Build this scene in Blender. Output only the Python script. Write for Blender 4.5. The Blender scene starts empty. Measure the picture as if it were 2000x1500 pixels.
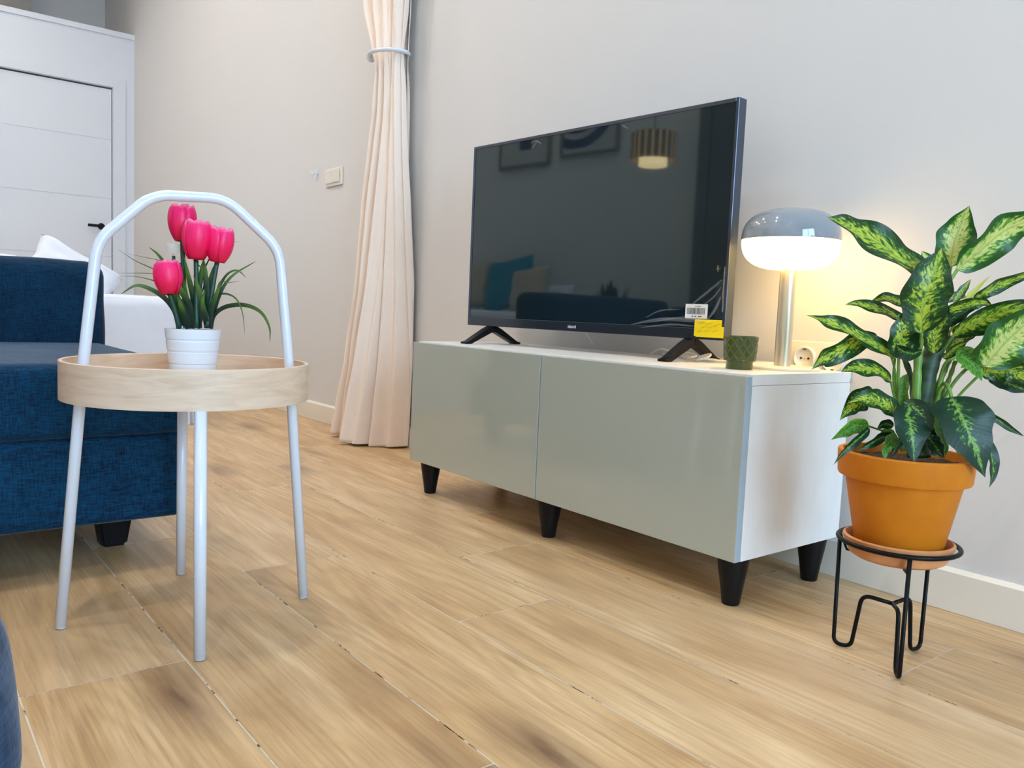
import bpy, bmesh, math, random
from mathutils import Vector, Matrix, noise
random.seed(7)
C = bpy.context.scene.collection
PI = math.pi
S = bpy.context.scene

# ------------------------------------------------------------------ camera
cam_d = bpy.data.cameras.new('camera'); cam = bpy.data.objects.new('camera', cam_d); C.objects.link(cam)
cam_d.sensor_width = 36.0; cam_d.sensor_fit = 'HORIZONTAL'; cam_d.lens = 28.4429; cam_d.clip_start = 0.02
cam.matrix_world = Matrix(((0.619445, -0.094961, 0.779275, 2.115559), (0.783914, 0.021675, -0.620491, -1.294623), (0.042032, 0.995245, 0.087868, 0.564553), (0.0, 0.0, 0.0, 1.0)))
S.camera = cam
# ------------------------------------------------------------------ world: daylight outside the window
w = bpy.data.worlds.new('world'); S.world = w; w.use_nodes = True
bg = w.node_tree.nodes['Background']; bg.inputs[0].default_value = (0.48, 0.73, 1.0, 1); bg.inputs[1].default_value = 11.5
pl = bpy.data.lights.new('window_daylight', 'AREA'); pl.shape = 'RECTANGLE'; pl.size = 2.3; pl.size_y = 2.3
pl.cycles.is_portal = True
po = bpy.data.objects.new('window_daylight', pl); C.objects.link(po); po.location = (5.02, -1.15, 1.45)
po.rotation_euler = (PI/2, 0, PI/2)     # shines to -X
# ------------------------------------------------------------------ exposure
S.view_settings.view_transform = 'Standard'; S.view_settings.look = 'None'
S.view_settings.exposure = 0.27; S.view_settings.gamma = 1.0; S.view_settings.use_curve_mapping = False

# ------------------------------------------------------------------ materials
def mat(name, col=(.8,.8,.8), rough=.5, metal=0, **kw):
    m = bpy.data.materials.new(name); m.use_nodes = True
    b = m.node_tree.nodes['Principled BSDF']
    b.inputs['Base Color'].default_value = (*col, 1); b.inputs['Roughness'].default_value = rough
    b.inputs['Metallic'].default_value = metal
    for k, v in kw.items():
        b.inputs[k.replace('_', ' ')].default_value = v if not isinstance(v, tuple) else (*v, 1)
    return m
class N:
    def __init__(s, m): s.t = m.node_tree; s.b = s.t.nodes['Principled BSDF']
    def n(s, ty, **kw):
        x = s.t.nodes.new(ty)
        for k, v in kw.items(): setattr(x, k, v)
        return x
    def l(s, a, b): s.t.links.new(a, b)
    def val(s, x, i, v):
        if hasattr(v, 'is_output'): s.l(v, x.inputs[i])
        else: x.inputs[i].default_value = v
    def math(s, op, a, b=0.0, c=0.0, clamp=False):
        x = s.n('ShaderNodeMath', operation=op, use_clamp=clamp)
        s.val(x, 0, a); s.val(x, 1, b); s.val(x, 2, c); return x.outputs[0]
    def noise(s, vec, scale, detail=3, rough=.55, dist=0):
        x = s.n('ShaderNodeTexNoise'); s.l(vec, x.inputs['Vector'])
        x.inputs['Scale'].default_value = scale; x.inputs['Detail'].default_value = detail
        x.inputs['Roughness'].default_value = rough; x.inputs['Distortion'].default_value = dist
        return x.outputs['Fac']
    def ramp(s, f, stops, interp='LINEAR'):
        x = s.n('ShaderNodeValToRGB'); x.color_ramp.interpolation = interp; e = x.color_ramp.elements
        while len(e) < len(stops): e.new(.5)
        for i, (p, c) in enumerate(stops): e[i].position = p; e[i].color = (*c, 1) if len(c) == 3 else c
        s.l(f, x.inputs[0]); return x.outputs[0]
    def mix(s, f, a, b, ty='MIX'):
        x = s.n('ShaderNodeMix', data_type='RGBA', blend_type=ty)
        s.val(x, 0, f)
        for i, v in ((6, a), (7, b)):
            if hasattr(v, 'is_output'): s.l(v, x.inputs[i])
            else: x.inputs[i].default_value = (*v, 1)
        return x.outputs[2]
    def mapv(s, vec, sc=(1,1,1), loc=(0,0,0), rot=(0,0,0)):
        x = s.n('ShaderNodeMapping'); s.l(vec, x.inputs[0])
        x.inputs['Scale'].default_value = sc; x.inputs['Location'].default_value = loc; x.inputs['Rotation'].default_value = rot
        return x.outputs[0]
    def obj(s): return s.n('ShaderNodeTexCoord').outputs['Object']
    def uv(s): return s.n('ShaderNodeTexCoord').outputs['UV']
    def bump(s, h, strength=.2, dist=.002):
        x = s.n('ShaderNodeBump'); x.inputs['Strength'].default_value = strength; x.inputs['Distance'].default_value = dist
        s.l(h, x.inputs['Height']); s.l(x.outputs[0], s.b.inputs['Normal'])
    def color(s, c): s.l(c, s.b.inputs['Base Color'])

def wall_mat(name, col):
    m = mat(name, col, .75); n = N(m); o = n.obj()
    n.bump(n.noise(o, 90, 3), .12, .001)
    return m
M_wall = wall_mat('wall_paint', (.735, .715, .695))
M_ceil = wall_mat('ceiling_paint', (.85, .85, .85))
M_white = mat('white_lacquer', (.72, .75, .81), .38)
M_base = mat('baseboard_white', (.86, .81, .71), .35)
M_black = mat('black_plastic', (.008, .008, .009), .35)
M_blackm = mat('black_metal', (.004,.004,.004), .4)
for m_ in (M_black, M_blackm): m_.node_tree.nodes['Principled BSDF'].inputs['Specular IOR Level'].default_value = .18

# oak look floor tiles
M_floor = mat('oak_tile', (.6, .4, .2), .38); n = N(M_floor)
uv = n.uv(); at = n.n('ShaderNodeAttribute', attribute_name='rnd').outputs['Fac']
cmb = n.n('ShaderNodeCombineXYZ'); n.l(n.math('MULTIPLY', at, 37.0), cmb.inputs[0]); n.l(n.math('MULTIPLY', at, 91.0), cmb.inputs[1])
va = n.n('ShaderNodeVectorMath', operation='ADD'); n.l(uv, va.inputs[0]); n.l(cmb.outputs[0], va.inputs[1]); p = va.outputs[0]
big = n.noise(n.mapv(p, (1.3, 6.0, 1)), 1.6, 4, .6, .6)
sep = n.n('ShaderNodeSeparateXYZ'); n.l(p, sep.inputs[0])
# cathedral grain: rings from a warped distance field
warp = n.noise(n.mapv(p, (.55, 4.2, 1)), 1.3, 1, .4, .15)
rings = n.math('SINE', n.math('MULTIPLY', warp, 62.0))
rings = n.math('MULTIPLY', n.math('POWER', n.math('ABSOLUTE', rings), 3.0), 1.0)
fine = n.math('ADD', n.math('MULTIPLY', n.noise(n.mapv(p, (1.8, 60.0, 1)), 2.2, 5, .72), .6), n.math('MULTIPLY', n.noise(n.mapv(p, (1.1, 17.0, 1)), 2.0, 4, .65, .5), .42))
kn = n.n('ShaderNodeTexVoronoi'); n.l(n.mapv(p, (1.1, 3.2, 1)), kn.inputs['Vector']); kn.inputs['Scale'].default_value = 1.3
knot = n.math('SUBTRACT', 1.0, n.math('MULTIPLY', kn.outputs['Distance'], 4.0), clamp=True)
knot = n.math('MULTIPLY', knot, n.math('MULTIPLY', n.noise(n.mapv(p, (3,12,1)), 2.0, 3), 1.5), clamp=True)
base = n.ramp(big, [(.26, (.44,.25,.10)), (.46, (.66,.43,.205)), (.70, (.82,.59,.33))])
c1 = n.mix(n.math('MULTIPLY', rings, .26), base, (.40,.235,.115))
c2 = n.mix(n.math('MULTIPLY', n.math('SUBTRACT', fine, .47, clamp=True), 3.6, clamp=True), c1, (.36,.195,.08))
c3 = n.mix(n.math('MULTIPLY', knot, 1.1, clamp=True), c2, (.15,.07,.03))
c4 = n.mix(n.math('MULTIPLY', at, .22), c3, (.74,.58,.40))
n.color(c4); n.l(n.math('MULTIPLY_ADD', fine, .25, .24), n.b.inputs['Roughness'])
n.bump(fine, .10, .001)
M_grout = mat('pale_grout', (.62, .53, .44), .9); n = N(M_grout); g = n.noise(n.obj(), 14, 4, .8)
n.color(n.ramp(g, [(.53, (.76,.69,.59)), (.58, (.45,.34,.25)), (.62, (.03,.02,.015))]))

# light maple
M_maple = mat('maple_veneer', (.72, .52, .36), .42); n = N(M_maple); o = n.obj()
f = n.noise(n.mapv(o, (6, 6, 45)), 1.5, 4, .6, .8)
n.color(n.ramp(f, [(.3, (.62,.44,.30)), (.55, (.74,.56,.41)), (.8, (.80,.64,.49))]))
M_mapletop = mat('maple_veneer_top', (.75, .52, .30), .4); n = N(M_mapletop); o = n.obj()
f = n.noise(n.mapv(o, (40, 4, 4), rot=(0,0,.5)), 1.5, 4, .6, .8)
n.color(n.ramp(f, [(.3, (.68,.45,.25)), (.6, (.78,.56,.34))]))
M_tube = mat('white_powder_coat', (.72, .76, .83), .25, Coat_Weight=.4)
M_ceram = mat('white_ceramic', (.76, .79, .84), .25)

# blue linen weave
def fabric(name, dark, light, sc=420):
    m = mat(name, dark, .85); n = N(m); o = n.obj()
    a = n.noise(n.mapv(o, (sc*.12, sc*.12, sc)), 1.0, 2); b = n.noise(n.mapv(o, (sc, sc, sc*.10)), 1.0, 2)
    big = n.noise(o, 9, 2)
    f = n.math('ADD', n.math('MULTIPLY', a, .55), n.math('MULTIPLY', b, .45))
    f = n.math('ADD', f, n.math('MULTIPLY', n.math('SUBTRACT', big, .5), .25))
    n.color(n.ramp(f, [(.36, dark), (.52, tuple((x+y)/2 for x, y in zip(dark, light))), (.72, light)]))
    n.bump(f, .5, .002)
    n.b.inputs['Specular IOR Level'].default_value = .2; n.b.inputs['Sheen Weight'].default_value = .22; n.b.inputs['Sheen Roughness'].default_value = .35
    n.b.inputs['Sheen Tint'].default_value = (.8, .8, .85, 1)
    return m
M_blue = fabric('navy_linen', (.0001,.009,.030), (.001,.062,.145))
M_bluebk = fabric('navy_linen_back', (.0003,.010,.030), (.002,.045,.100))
M_denim = fabric('denim_blue', (.006,.028,.075), (.035,.095,.19), 250)
M_bed = mat('white_cotton', (.75, .79, .87), .9); n = N(M_bed); n.bump(n.noise(n.obj(), 5, 3), .5, .03)
M_beige = fabric('beige_fabric', (.45,.36,.27), (.62,.52,.42))
M_teal = fabric('teal_fabric', (.01,.16,.26), (.03,.30,.42))
M_greyf = fabric('grey_fabric', (.25,.25,.27), (.4,.4,.42))

# curtain
M_curt = mat('peach_curtain', (.86,.73,.62), .9); n = N(M_curt); o = n.obj()
f = n.noise(n.mapv(o, (300, 300, 60)), 1, 2)
n.color(n.ramp(f, [(.3, (.92,.78,.67)), (.7, (.94,.82,.72))]))
n.b.inputs['Subsurface Weight'].default_value = .0
# cabinet
M_cab = mat('white_wood_foil', (.80,.80,.81), .42); n = N(M_cab); o = n.obj()
f = n.noise(n.mapv(o, (60, 12, 5)), 1.5, 4, .6)
n.color(n.ramp(f, [(.3, (.84,.82,.785)), (.7, (.90,.885,.86))]))
M_gloss = mat('grey_green_high_gloss', (.42,.445,.375), .10, Coat_Weight=1.0, Coat_Roughness=.03)
M_gedge = mat('pale_blue_grey_edge', (.36,.45,.52), .3)
# tv
M_screen = mat('black_screen_glass', (.009,.017,.022), .035, IOR=1.8)
M_screen.node_tree.nodes['Principled BSDF'].inputs['Specular Tint'].default_value = (.78,.97,1,1)
M_bezel = mat('dark_gloss_bezel', (.02,.024,.03), .16, IOR=1.7)
M_rim = mat('dark_brushed_rim', (.10,.12,.16), .25, .8)
M_tvback = mat('tv_back_plastic', (.02,.02,.02), .5)
M_label = mat('paper_label', (.75,.75,.75), .6)
M_ink = mat('black_ink', (.03,.03,.03), .6)
M_yel = mat('yellow_sticker', (.90,.68,.0), .55)
M_yink = mat('faded_yellow_ink', (.45,.30,.02), .6)
M_film = mat('clear_plastic_film', (.75,.78,.82), .12)
M_film.node_tree.nodes['Principled BSDF'].inputs['Alpha'].default_value = .13
M_logo = mat('silver_lettering', (.62,.62,.62), .4)
M_cable = mat('white_cable', (.86,.83,.76), .4)
# lamp
M_cap = mat('glossy_grey_glass', (.27,.30,.33), .07, Coat_Weight=1.0)
M_glow = mat('opal_glass_lit', (1,1,1), .4)
M_glow.node_tree.nodes['Principled BSDF'].inputs['Emission Color'].default_value = (1, .62, .16, 1)
M_glow.node_tree.nodes['Principled BSDF'].inputs['Emission Strength'].default_value = 8.0
M_brass = mat('champagne_metal', (.74,.66,.50), .32, .8)
M_cream = mat('cream_metal', (.85,.80,.68), .35)
# cup, clay
M_green = mat('green_glaze', (.060,.080,.008), .2, Coat_Weight=.4)
M_clay = mat('terracotta', (.52,.165,.022), .55); n = N(M_clay); o = n.obj()
f = n.noise(o, 18, 5, .6); n.b.inputs['Specular IOR Level'].default_value = .25; n.color(n.ramp(f, [(.3, (.56,.165,.006)), (.7, (.66,.215,.010))])); n.bump(n.noise(o, 200, 3), .15, .001)
M_saucer = mat('terracotta_saucer', (.62,.25,.09), .5); n = N(M_saucer); o = n.obj()
f = n.noise(o, 22, 5, .6); n.color(n.ramp(f, [(.3, (.55,.20,.06)), (.7, (.72,.33,.14))]))
M_soil = mat('dark_soil', (.02,.01,.006), .95); n = N(M_soil); o = n.obj()
f = n.noise(o, 160, 4, .7); n.color(n.ramp(f, [(.4, (.012,.006,.004)), (.62, (.07,.035,.018)), (.8,(.16,.09,.05))])); n.bump(f, .8, .004)

def leaf_mat(name, dark, mid, light, amount, pw=2.2, ct=.75):
    m = mat(name, mid, .42, Coat_Weight=.05, Coat_Roughness=.2); n = N(m); uv = n.uv()
    sp = n.n('ShaderNodeSeparateXYZ'); n.l(uv, sp.inputs[0])
    x = n.math('MULTIPLY', n.math('ABSOLUTE', n.math('SUBTRACT', sp.outputs[0], .5)), 2.0)
    v = sp.outputs[1]
    rnd = n.n('ShaderNodeObjectInfo').outputs['Random']
    along = n.math('SUBTRACT', v, n.math('MULTIPLY', x, .16))
    side = n.math('GREATER_THAN', sp.outputs[0], .5)
    c = n.n('ShaderNodeCombineXYZ')
    n.l(n.math('MULTIPLY', along, 22.0), c.inputs[0]); n.l(n.math('MULTIPLY', x, 4.2), c.inputs[1])
    n.l(n.math('ADD', n.math('MULTIPLY', rnd, 50.0), n.math('MULTIPLY', side, 7.0)), c.inputs[2])
    f = n.noise(c.outputs[0], 1.0, 4, .62, .5)
    # blotches sit on the inner part of the blade, margin stays dark
    msk = n.math('SUBTRACT', 1.0, n.math('POWER', x, pw), clamp=True)
    f2 = n.math('ADD', f, n.math('MULTIPLY', n.math('SUBTRACT', msk, ct), amount))
    col = n.ramp(f2, [(.40, dark), (.50, mid), (.56, tuple((a+b)/2 for a, b in zip(mid, light))), (.63, light)])
    rib = n.math('LESS_THAN', x, .045)
    n.color(n.mix(n.math('MULTIPLY', rib, .7), col, (.22,.42,.09)))
    vein = n.math('SINE', n.math('MULTIPLY', along, 130.0))
    n.bump(vein, .05, .001)
    n.b.inputs['Subsurface Weight'].default_value = 0
    # a little light passes through the blade
    tr = n.n('ShaderNodeBsdfTranslucent'); n.l(col, tr.inputs[0])
    mx = n.n('ShaderNodeMixShader'); mx.inputs[0].default_value = .22
    out = m.node_tree.nodes['Material Output']
    n.l(n.b.outputs[0], mx.inputs[1]); n.l(tr.outputs[0], mx.inputs[2]); n.l(mx.outputs[0], out.inputs[0])
    return m
M_leaf = leaf_mat('dieffenbachia_leaf', (.004,.038,.005), (.025,.14,.008), (.47,.58,.045), .34, 1.6, .70)
M_leafL = leaf_mat('dieffenbachia_pale_leaf', (.010,.09,.008), (.10,.32,.02), (.62,.66,.20), .60, 2.0, .72)
M_leafD = leaf_mat('dieffenbachia_dark_leaf', (.002,.035,.012), (.006,.07,.016), (.22,.44,.05), .42, .8, .78)
M_leafG = leaf_mat('dieffenbachia_green_leaf', (.03,.14,.01), (.07,.26,.02), (.20,.42,.04), -.10)
M_yleaf = mat('yellowing_leaf', (.50,.48,.05), .45)
M_stem = mat('green_stem', (.13,.27,.04), .4); n = N(M_stem); o = n.obj()
n.color(n.ramp(n.noise(o, 30, 3), [(.3, (.07,.18,.02)), (.7, (.22,.38,.06))]))
M_trunk = mat('dark_trunk', (.02,.05,.015), .5); n = N(M_trunk); o = n.obj()
n.color(n.ramp(n.noise(n.mapv(o, (6,6,40)), 1.2, 3), [(.35, (.008,.022,.008)), (.6, (.03,.09,.02)), (.8, (.10,.15,.04))]))
M_petal = mat('pink_petal', (.85,.01,.13), .45); n = N(M_petal); uvp = n.uv(); sp = n.n('ShaderNodeSeparateXYZ'); n.l(uvp, sp.inputs[0])
pc = n.ramp(sp.outputs[1], [(0, (.70,.0,.035)), (.5, (.95,.003,.11)), (.88, (.98,.012,.18)), (1, (.95,.30,.50))])
st = n.noise(n.mapv(uvp, (30, 1.5, 1)), 1.5, 2)
n.color(n.mix(n.math('MULTIPLY', n.math('SUBTRACT', st, .5, clamp=True), 3.2, clamp=True), pc, (.60,.0,.07)))
M_blade = mat('dark_grass_blade', (.02,.07,.015), .4); n = N(M_blade); uvp = n.uv(); sp = n.n('ShaderNodeSeparateXYZ'); n.l(uvp, sp.inputs[0])
n.color(n.ramp(sp.outputs[1], [(0, (.003,.012,.007)), (.40, (.008,.035,.014)), (.75, (.07,.16,.015)), (1, (.04,.07,.02))]))
M_tstem = mat('tulip_stem', (.008,.055,.032), .4)
M_clear = mat('clear_plastic', (.85,.9,.82), .08, Transmission_Weight=.0); M_clear.node_tree.nodes['Principled BSDF'].inputs['Alpha'].default_value = .16
M_glass = mat('window_glass', (1,1,1), 0); n = N(M_glass)
_t = n.n('ShaderNodeBsdfTransparent'); _g = n.n('ShaderNodeBsdfGlossy'); _g.inputs['Roughness'].default_value = .02
_f = n.n('ShaderNodeFresnel'); _m = n.n('ShaderNodeMixShader'); n.l(_f.outputs[0], _m.inputs[0]); n.l(_t.outputs[0], _m.inputs[1]); n.l(_g.outputs[0], _m.inputs[2])
n.l(_m.outputs[0], M_glass.node_tree.nodes['Material Output'].inputs[0])
def emis(name, col, s):
    m = mat(name, (1,1,1), .5); b = m.node_tree.nodes['Principled BSDF']
    b.inputs['Emission Color'].default_value = (*col, 1); b.inputs['Emission Strength'].default_value = s; return m
M_spot = emis('downlight_lens', (1, .935, .85), 980.0)
M_pend = emis('pendant_glow', (1, .66, .30), 5.0)
M_pshade = emis('pendant_pleated_fabric', (1, .58, .22), 1.0); n = N(M_pshade)
sp = n.n('ShaderNodeSeparateXYZ'); n.l(n.uv(), sp.inputs[0])
pf = n.math('SINE', n.math('MULTIPLY', sp.outputs[0], 126.0))
n.color(n.ramp(pf, [(0, (.10,.075,.05)), (1, (.22,.17,.12))])); n.l(n.ramp(pf, [(.1, (.12,.065,.03)), (.9, (1,.60,.24))]), n.b.inputs['Emission Color'])
M_frame = mat('picture_frame', (.25,.20,.15), .4); M_art = mat('picture_paper', (.55,.52,.5), .6); M_artd = mat('picture_dark_shape', (.02,.03,.08), .6); M_artm = mat('picture_grey_shape', (.3,.27,.26), .6)

# ------------------------------------------------------------------ object helpers
WO = {}
def link(name, me, parent, origin):
    o = bpy.data.objects.new(name, me); C.objects.link(o)
    if parent is not None:
        o.parent = parent; org = WO[parent.name]
        for v in me.vertices: v.co -= org
        WO[o.name] = org
    else:
        org = Vector(origin if origin is not None else (0,0,0)); o.location = org
        for v in me.vertices: v.co -= org
        WO[o.name] = org.copy()
    return o
def obj(name, bm, m, parent=None, smooth=False, origin=None):
    me = bpy.data.meshes.new(name)
    bmesh.ops.recalc_face_normals(bm, faces=bm.faces) if not bm.faces.layers.int.get('keep') else None
    bm.to_mesh(me); bm.free()
    for x in (m if isinstance(m, (list, tuple)) else [m]): me.materials.append(x)
    if smooth:
        for p in me.polygons: p.use_smooth = True
    return link(name, me, parent, origin)
def thing(name, loc, label, cat, group=None):
    o = bpy.data.objects.new(name, None); C.objects.link(o); o.location = loc; o.empty_display_size = .05
    WO[o.name] = Vector(loc); tag(o, label, cat, group); return o
def tag(o, label, cat, group=None, kind=None):
    if label: o['label'] = label
    if cat: o['category'] = cat
    if group: o['group'] = group
    if kind: o['kind'] = kind
    return o
def struct(o): o['kind'] = 'structure'; return o
def bbox(bm, lo, hi, bevel=0, seg=2, mi=0, xf=None):
    lo = Vector(lo); hi = Vector(hi)
    r = bmesh.ops.create_cube(bm, size=1)
    vs = r['verts']
    for v in vs: v.co = Vector([lo[i] + (v.co[i]+.5)*(hi[i]-lo[i]) for i in range(3)])
    fs = set(f for v in vs for f in v.link_faces)
    for f in fs: f.material_index = mi
    if bevel:
        es = list(set(e for v in vs for e in v.link_edges))
        rr = bmesh.ops.bevel(bm, geom=es, offset=bevel, segments=seg, affect='EDGES', profile=.5)
        vs = list(set(v for f in rr['faces'] for v in f.verts) | set(v for v in vs if v.is_valid))
    if xf:
        for v in vs: v.co = xf(v.co)
    return vs
def box(name, lo, hi, m, parent=None, bevel=0, seg=2, origin=None, xf=None, smooth=None):
    bm = bmesh.new(); bbox(bm, lo, hi, bevel, seg, 0, xf)
    return obj(name, bm, m, parent, smooth if smooth is not None else False, origin)
def lathe_bm(bm, prof, c, n=48, mi=0, disp=None):
    rings = []
    for (r, z) in prof:
        ring = []
        for i in range(n):
            a = 2*PI*i/n; rr = r
            if disp: rr += disp(a, z, r)
            ring.append(bm.verts.new((c[0]+rr*math.cos(a), c[1]+rr*math.sin(a), c[2]+z)))
        rings.append(ring)
    for a, b in zip(rings, rings[1:]):
        for i in range(n):
            f = bm.faces.new((a[i], a[(i+1) % n], b[(i+1) % n], b[i])); f.material_index = mi
    for ring in (rings[0], rings[-1]):
        if prof[rings.index(ring)][0] > 1e-4: f = bm.faces.new(ring); f.material_index = mi
def lathe(name, prof, c, m, parent=None, n=48, disp=None, origin=None, smooth=True):
    bm = bmesh.new(); lathe_bm(bm, prof, c, n, 0, disp)
    bmesh.ops.remove_doubles(bm, verts=bm.verts, dist=1e-5)
    o = obj(name, bm, m, parent, smooth, origin)
    es = o.modifiers.new('es', 'EDGE_SPLIT'); es.split_angle = math.radians(35)
    return o
def catmull(pts, sub=8):
    pts = [Vector(p) for p in pts]
    if len(pts) == 2: return [pts[0].lerp(pts[1], i/sub) for i in range(sub+1)]
    P = [2*pts[0]-pts[1]] + pts + [2*pts[-1]-pts[-2]]; out = []
    for i in range(1, len(P)-2):
        for k in range(sub):
            t = k/sub; a, b, c, d = P[i-1], P[i], P[i+1], P[i+2]
            out.append(.5*((2*b) + (c-a)*t + (2*a-5*b+4*c-d)*t*t + (3*b-a-3*c+d)*t**3))
    out.append(pts[-1].copy()); return out
def rounded(pts, rad, seg=6):
    pts = [Vector(p) for p in pts]; out = [pts[0]]
    for a, b, c in zip(pts, pts[1:], pts[2:]):
        d1 = (a-b); d2 = (c-b); r = min(rad, d1.length*.45, d2.length*.45)
        p0 = b+d1.normalized()*r; p1 = b+d2.normalized()*r
        for k in range(seg+1):
            t = k/seg; out.append(p0*(1-t)**2 + b*2*t*(1-t) + p1*t*t)
    out.append(pts[-1]); return out
def tube_bm(bm, path, r, n=12, mi=0, closed=False, cap=True):
    path = [Vector(p) for p in path]; rings = []; up = None; L = len(path)
    for i, p in enumerate(path):
        if closed: t = (path[(i+1) % L]-path[i-1]).normalized()
        else: t = (path[min(i+1, L-1)]-path[max(i-1, 0)]).normalized()
        if up is None: up = t.orthogonal().normalized()
        else: up = (up - t*up.dot(t)).normalized()
        s = t.cross(up); rr = r(i/(L-1)) if callable(r) else r
        rings.append([bm.verts.new(p + (up*math.cos(2*PI*k/n)+s*math.sin(2*PI*k/n))*rr) for k in range(n)])
    prs = list(zip(rings, rings[1:])) + ([(rings[-1], rings[0])] if closed else [])
    for a, b in prs:
        for k in range(n):
            f = bm.faces.new((a[k], a[(k+1) % n], b[(k+1) % n], b[k])); f.material_index = mi
    if not closed and cap:
        bm.faces.new(rings[0]); bm.faces.new(rings[-1])
def tube(name, path, r, m, parent=None, n=12, closed=False, origin=None):
    bm = bmesh.new(); tube_bm(bm, path, r, n, 0, closed); return obj(name, bm, m, parent, True, origin)

def pillow_bm(bm, cen, ux, uy, un, w, h, t, n=14, wob=.0, seed=0):
    cen, ux, uy, un = map(Vector, (cen, ux, uy, un)); ux.normalize(); uy.normalize(); un.normalize()
    G = {}
    for s in (1, -1):
        for i in range(n+1):
            for j in range(n+1):
                a = i/n*2-1; b = j/n*2-1
                edge = i in (0, n) or j in (0, n)
                if s == -1 and edge: G[s, i, j] = G[1, i, j]; continue
                th = t/2*((1-a**4)*(1-b**4))**.45 if not edge else 0
                pin = 1-.10*(1-abs(a))*abs(b)**2-.0
                pin2 = 1-.10*(1-abs(b))*abs(a)**2
                p = cen+ux*(a*w/2*pin2)+uy*(b*h/2*pin)+un*(s*th)
                if wob: p += un*wob*noise.noise(Vector((a*2+seed, b*2, s)))
                G[s, i, j] = bm.verts.new(p)
    for s in (1, -1):
        for i in range(n):
            for j in range(n):
                q = [G[s,i,j], G[s,i+1,j], G[s,i+1,j+1], G[s,i,j+1]]
                bm.faces.new(q if s == 1 else q[::-1])
def softbox(name, lo, hi, m, parent=None, r=.04, puff=.012, n=12, origin=None, seed=0, wob=.004):
    """upholstered block: box with rounded edges and slightly crowned, uneven faces"""
    lo = Vector(lo); hi = Vector(hi); c = (lo+hi)/2; h = (hi-lo)/2
    bm = bmesh.new(); bmesh.ops.create_cube(bm, size=2)
    bmesh.ops.subdivide_edges(bm, edges=bm.edges, cuts=n*2-1, use_grid_fill=True)
    for v in bm.verts:
        q = Vector(v.co)
        # spread vertices so that the corners get more of them
        for i in range(3): q[i] = math.sin(q[i]*PI/2)
        p = Vector([q[i]*h[i] for i in range(3)])
        inner = Vector([max(-(h[i]-r), min(h[i]-r, p[i])) for i in range(3)])
        d = p-inner
        if d.length > 1e-9:
            p = inner + d.normalized()*min(r, max(abs(d[0]), abs(d[1]), abs(d[2])))
        nrm = Vector([0,0,0])
        for i in range(3):
            o1, o2 = (i+1) % 3, (i+2) % 3
            k = (1-q[o1]**2)*(1-q[o2]**2)
            if abs(v.co[i]) > .999: p[i] += math.copysign(puff*k + wob*noise.noise(Vector(p)*9+Vector((seed,0,0)))*k**.5, q[i])
        v.co = c+p
    return obj(name, bm, m, parent, True, origin)

# ================================================================== THE ROOM
YW = 0.41725      # tv wall
XR, XL, YF, ZC = 5.00, -6.112, -2.50, 3.60
# floor: grout bed with planks laid on it, one structure mesh
bm = bmesh.new()
bbox(bm, (XL-.1, YF-.1, -.08), (XR+.1, YW+.1, -.0004), mi=1)
uvl = bm.loops.layers.uv.new('UVMap'); rl = bm.faces.layers.float.new('rnd')
rows = {-6: 1.37, -5: .85, -4: .16, -3: .482, -2: .948, -1: .631, 0: 1.522, 1: 1.085}
y0, wd, PLN, gap = -.015, .2255, 1.195, .0021
for r in range(-12, 3):
    off = rows.get(r+0, (r*.377) % PLN)
    ya = y0+(r)*wd; yb = ya+wd
    ya2, yb2 = max(ya+gap/2, YF), min(yb-gap/2, YW)
    if yb2 <= ya2: continue
    k0 = int((XL-off)//PLN)-1
    for k in range(k0, 8):
        xa = off+k*PLN+gap/2; xb = xa+PLN-gap
        xa2, xb2 = max(xa, XL), min(xb, XR)
        if xb2 <= xa2: continue
        vs = [bm.verts.new((x, y, 0)) for x, y in ((xa2,ya2),(xb2,ya2),(xb2,yb2),(xa2,yb2))]
        f = bm.faces.new(vs); f[rl] = random.random()
        for l in f.loops: l[uvl].uv = (l.vert.co.x-xa, l.vert.co.y-ya)
fl = obj('floor', bm, [M_floor, M_grout]); struct(fl)
struct(box('ceiling', (XL-.1, YF-.1, ZC), (XR+.1, YW+.1, ZC+.1), M_ceil))
struct(box('wall_back', (XL-.1, YW, 0), (XR+.1, YW+.1, ZC), M_wall))
struct(box('wall_front', (XL-.1, YF-.1, 0), (XR+.1, YF, ZC), M_wall))
struct(box('wall_far', (XL-.1, YF, 0), (XL, YW, ZC), M_wall))
struct(box('trim_2', (XL+.001, -1.5, .001), (XL+.28, -0.2, ZC-.001), wall_mat('taupe_paint', (.42,.38,.34))))
# right wall with the window opening
bm = bmesh.new(); wy0, wy1, wz0, wz1 = -2.30, .0, .30, 2.60
bbox(bm, (XR, YF, 0), (XR+.1, wy0, ZC)); bbox(bm, (XR, wy1, 0), (XR+.1, YW, ZC))
bbox(bm, (XR, wy0, 0), (XR+.1, wy1, wz0)); bbox(bm, (XR, wy0, wz1), (XR+.1, wy1, ZC))
struct(obj('wall_right', bm, M_wall))
wn = bpy.data.objects.new('window_1', None); C.objects.link(wn); wn.location = (XR, -1.15, wz0); WO['window_1'] = Vector(wn.location); struct(wn)
bm = bmesh.new()
for a, b in (((XR+.02, wy0, wz0), (XR+.08, wy0+.06, wz1)), ((XR+.02, wy1-.06, wz0), (XR+.08, wy1, wz1)), ((XR+.02, -1.185, wz0+.06), (XR+.08, -1.115, wz1-.06)),
             ((XR+.02, wy0+.06, wz0), (XR+.08, wy1-.06, wz0+.06)), ((XR+.02, wy0+.06, wz1-.06), (XR+.08, wy1-.06, wz1))): bbox(bm, a, b)
obj('window_frame', bm, M_white, wn)
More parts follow.
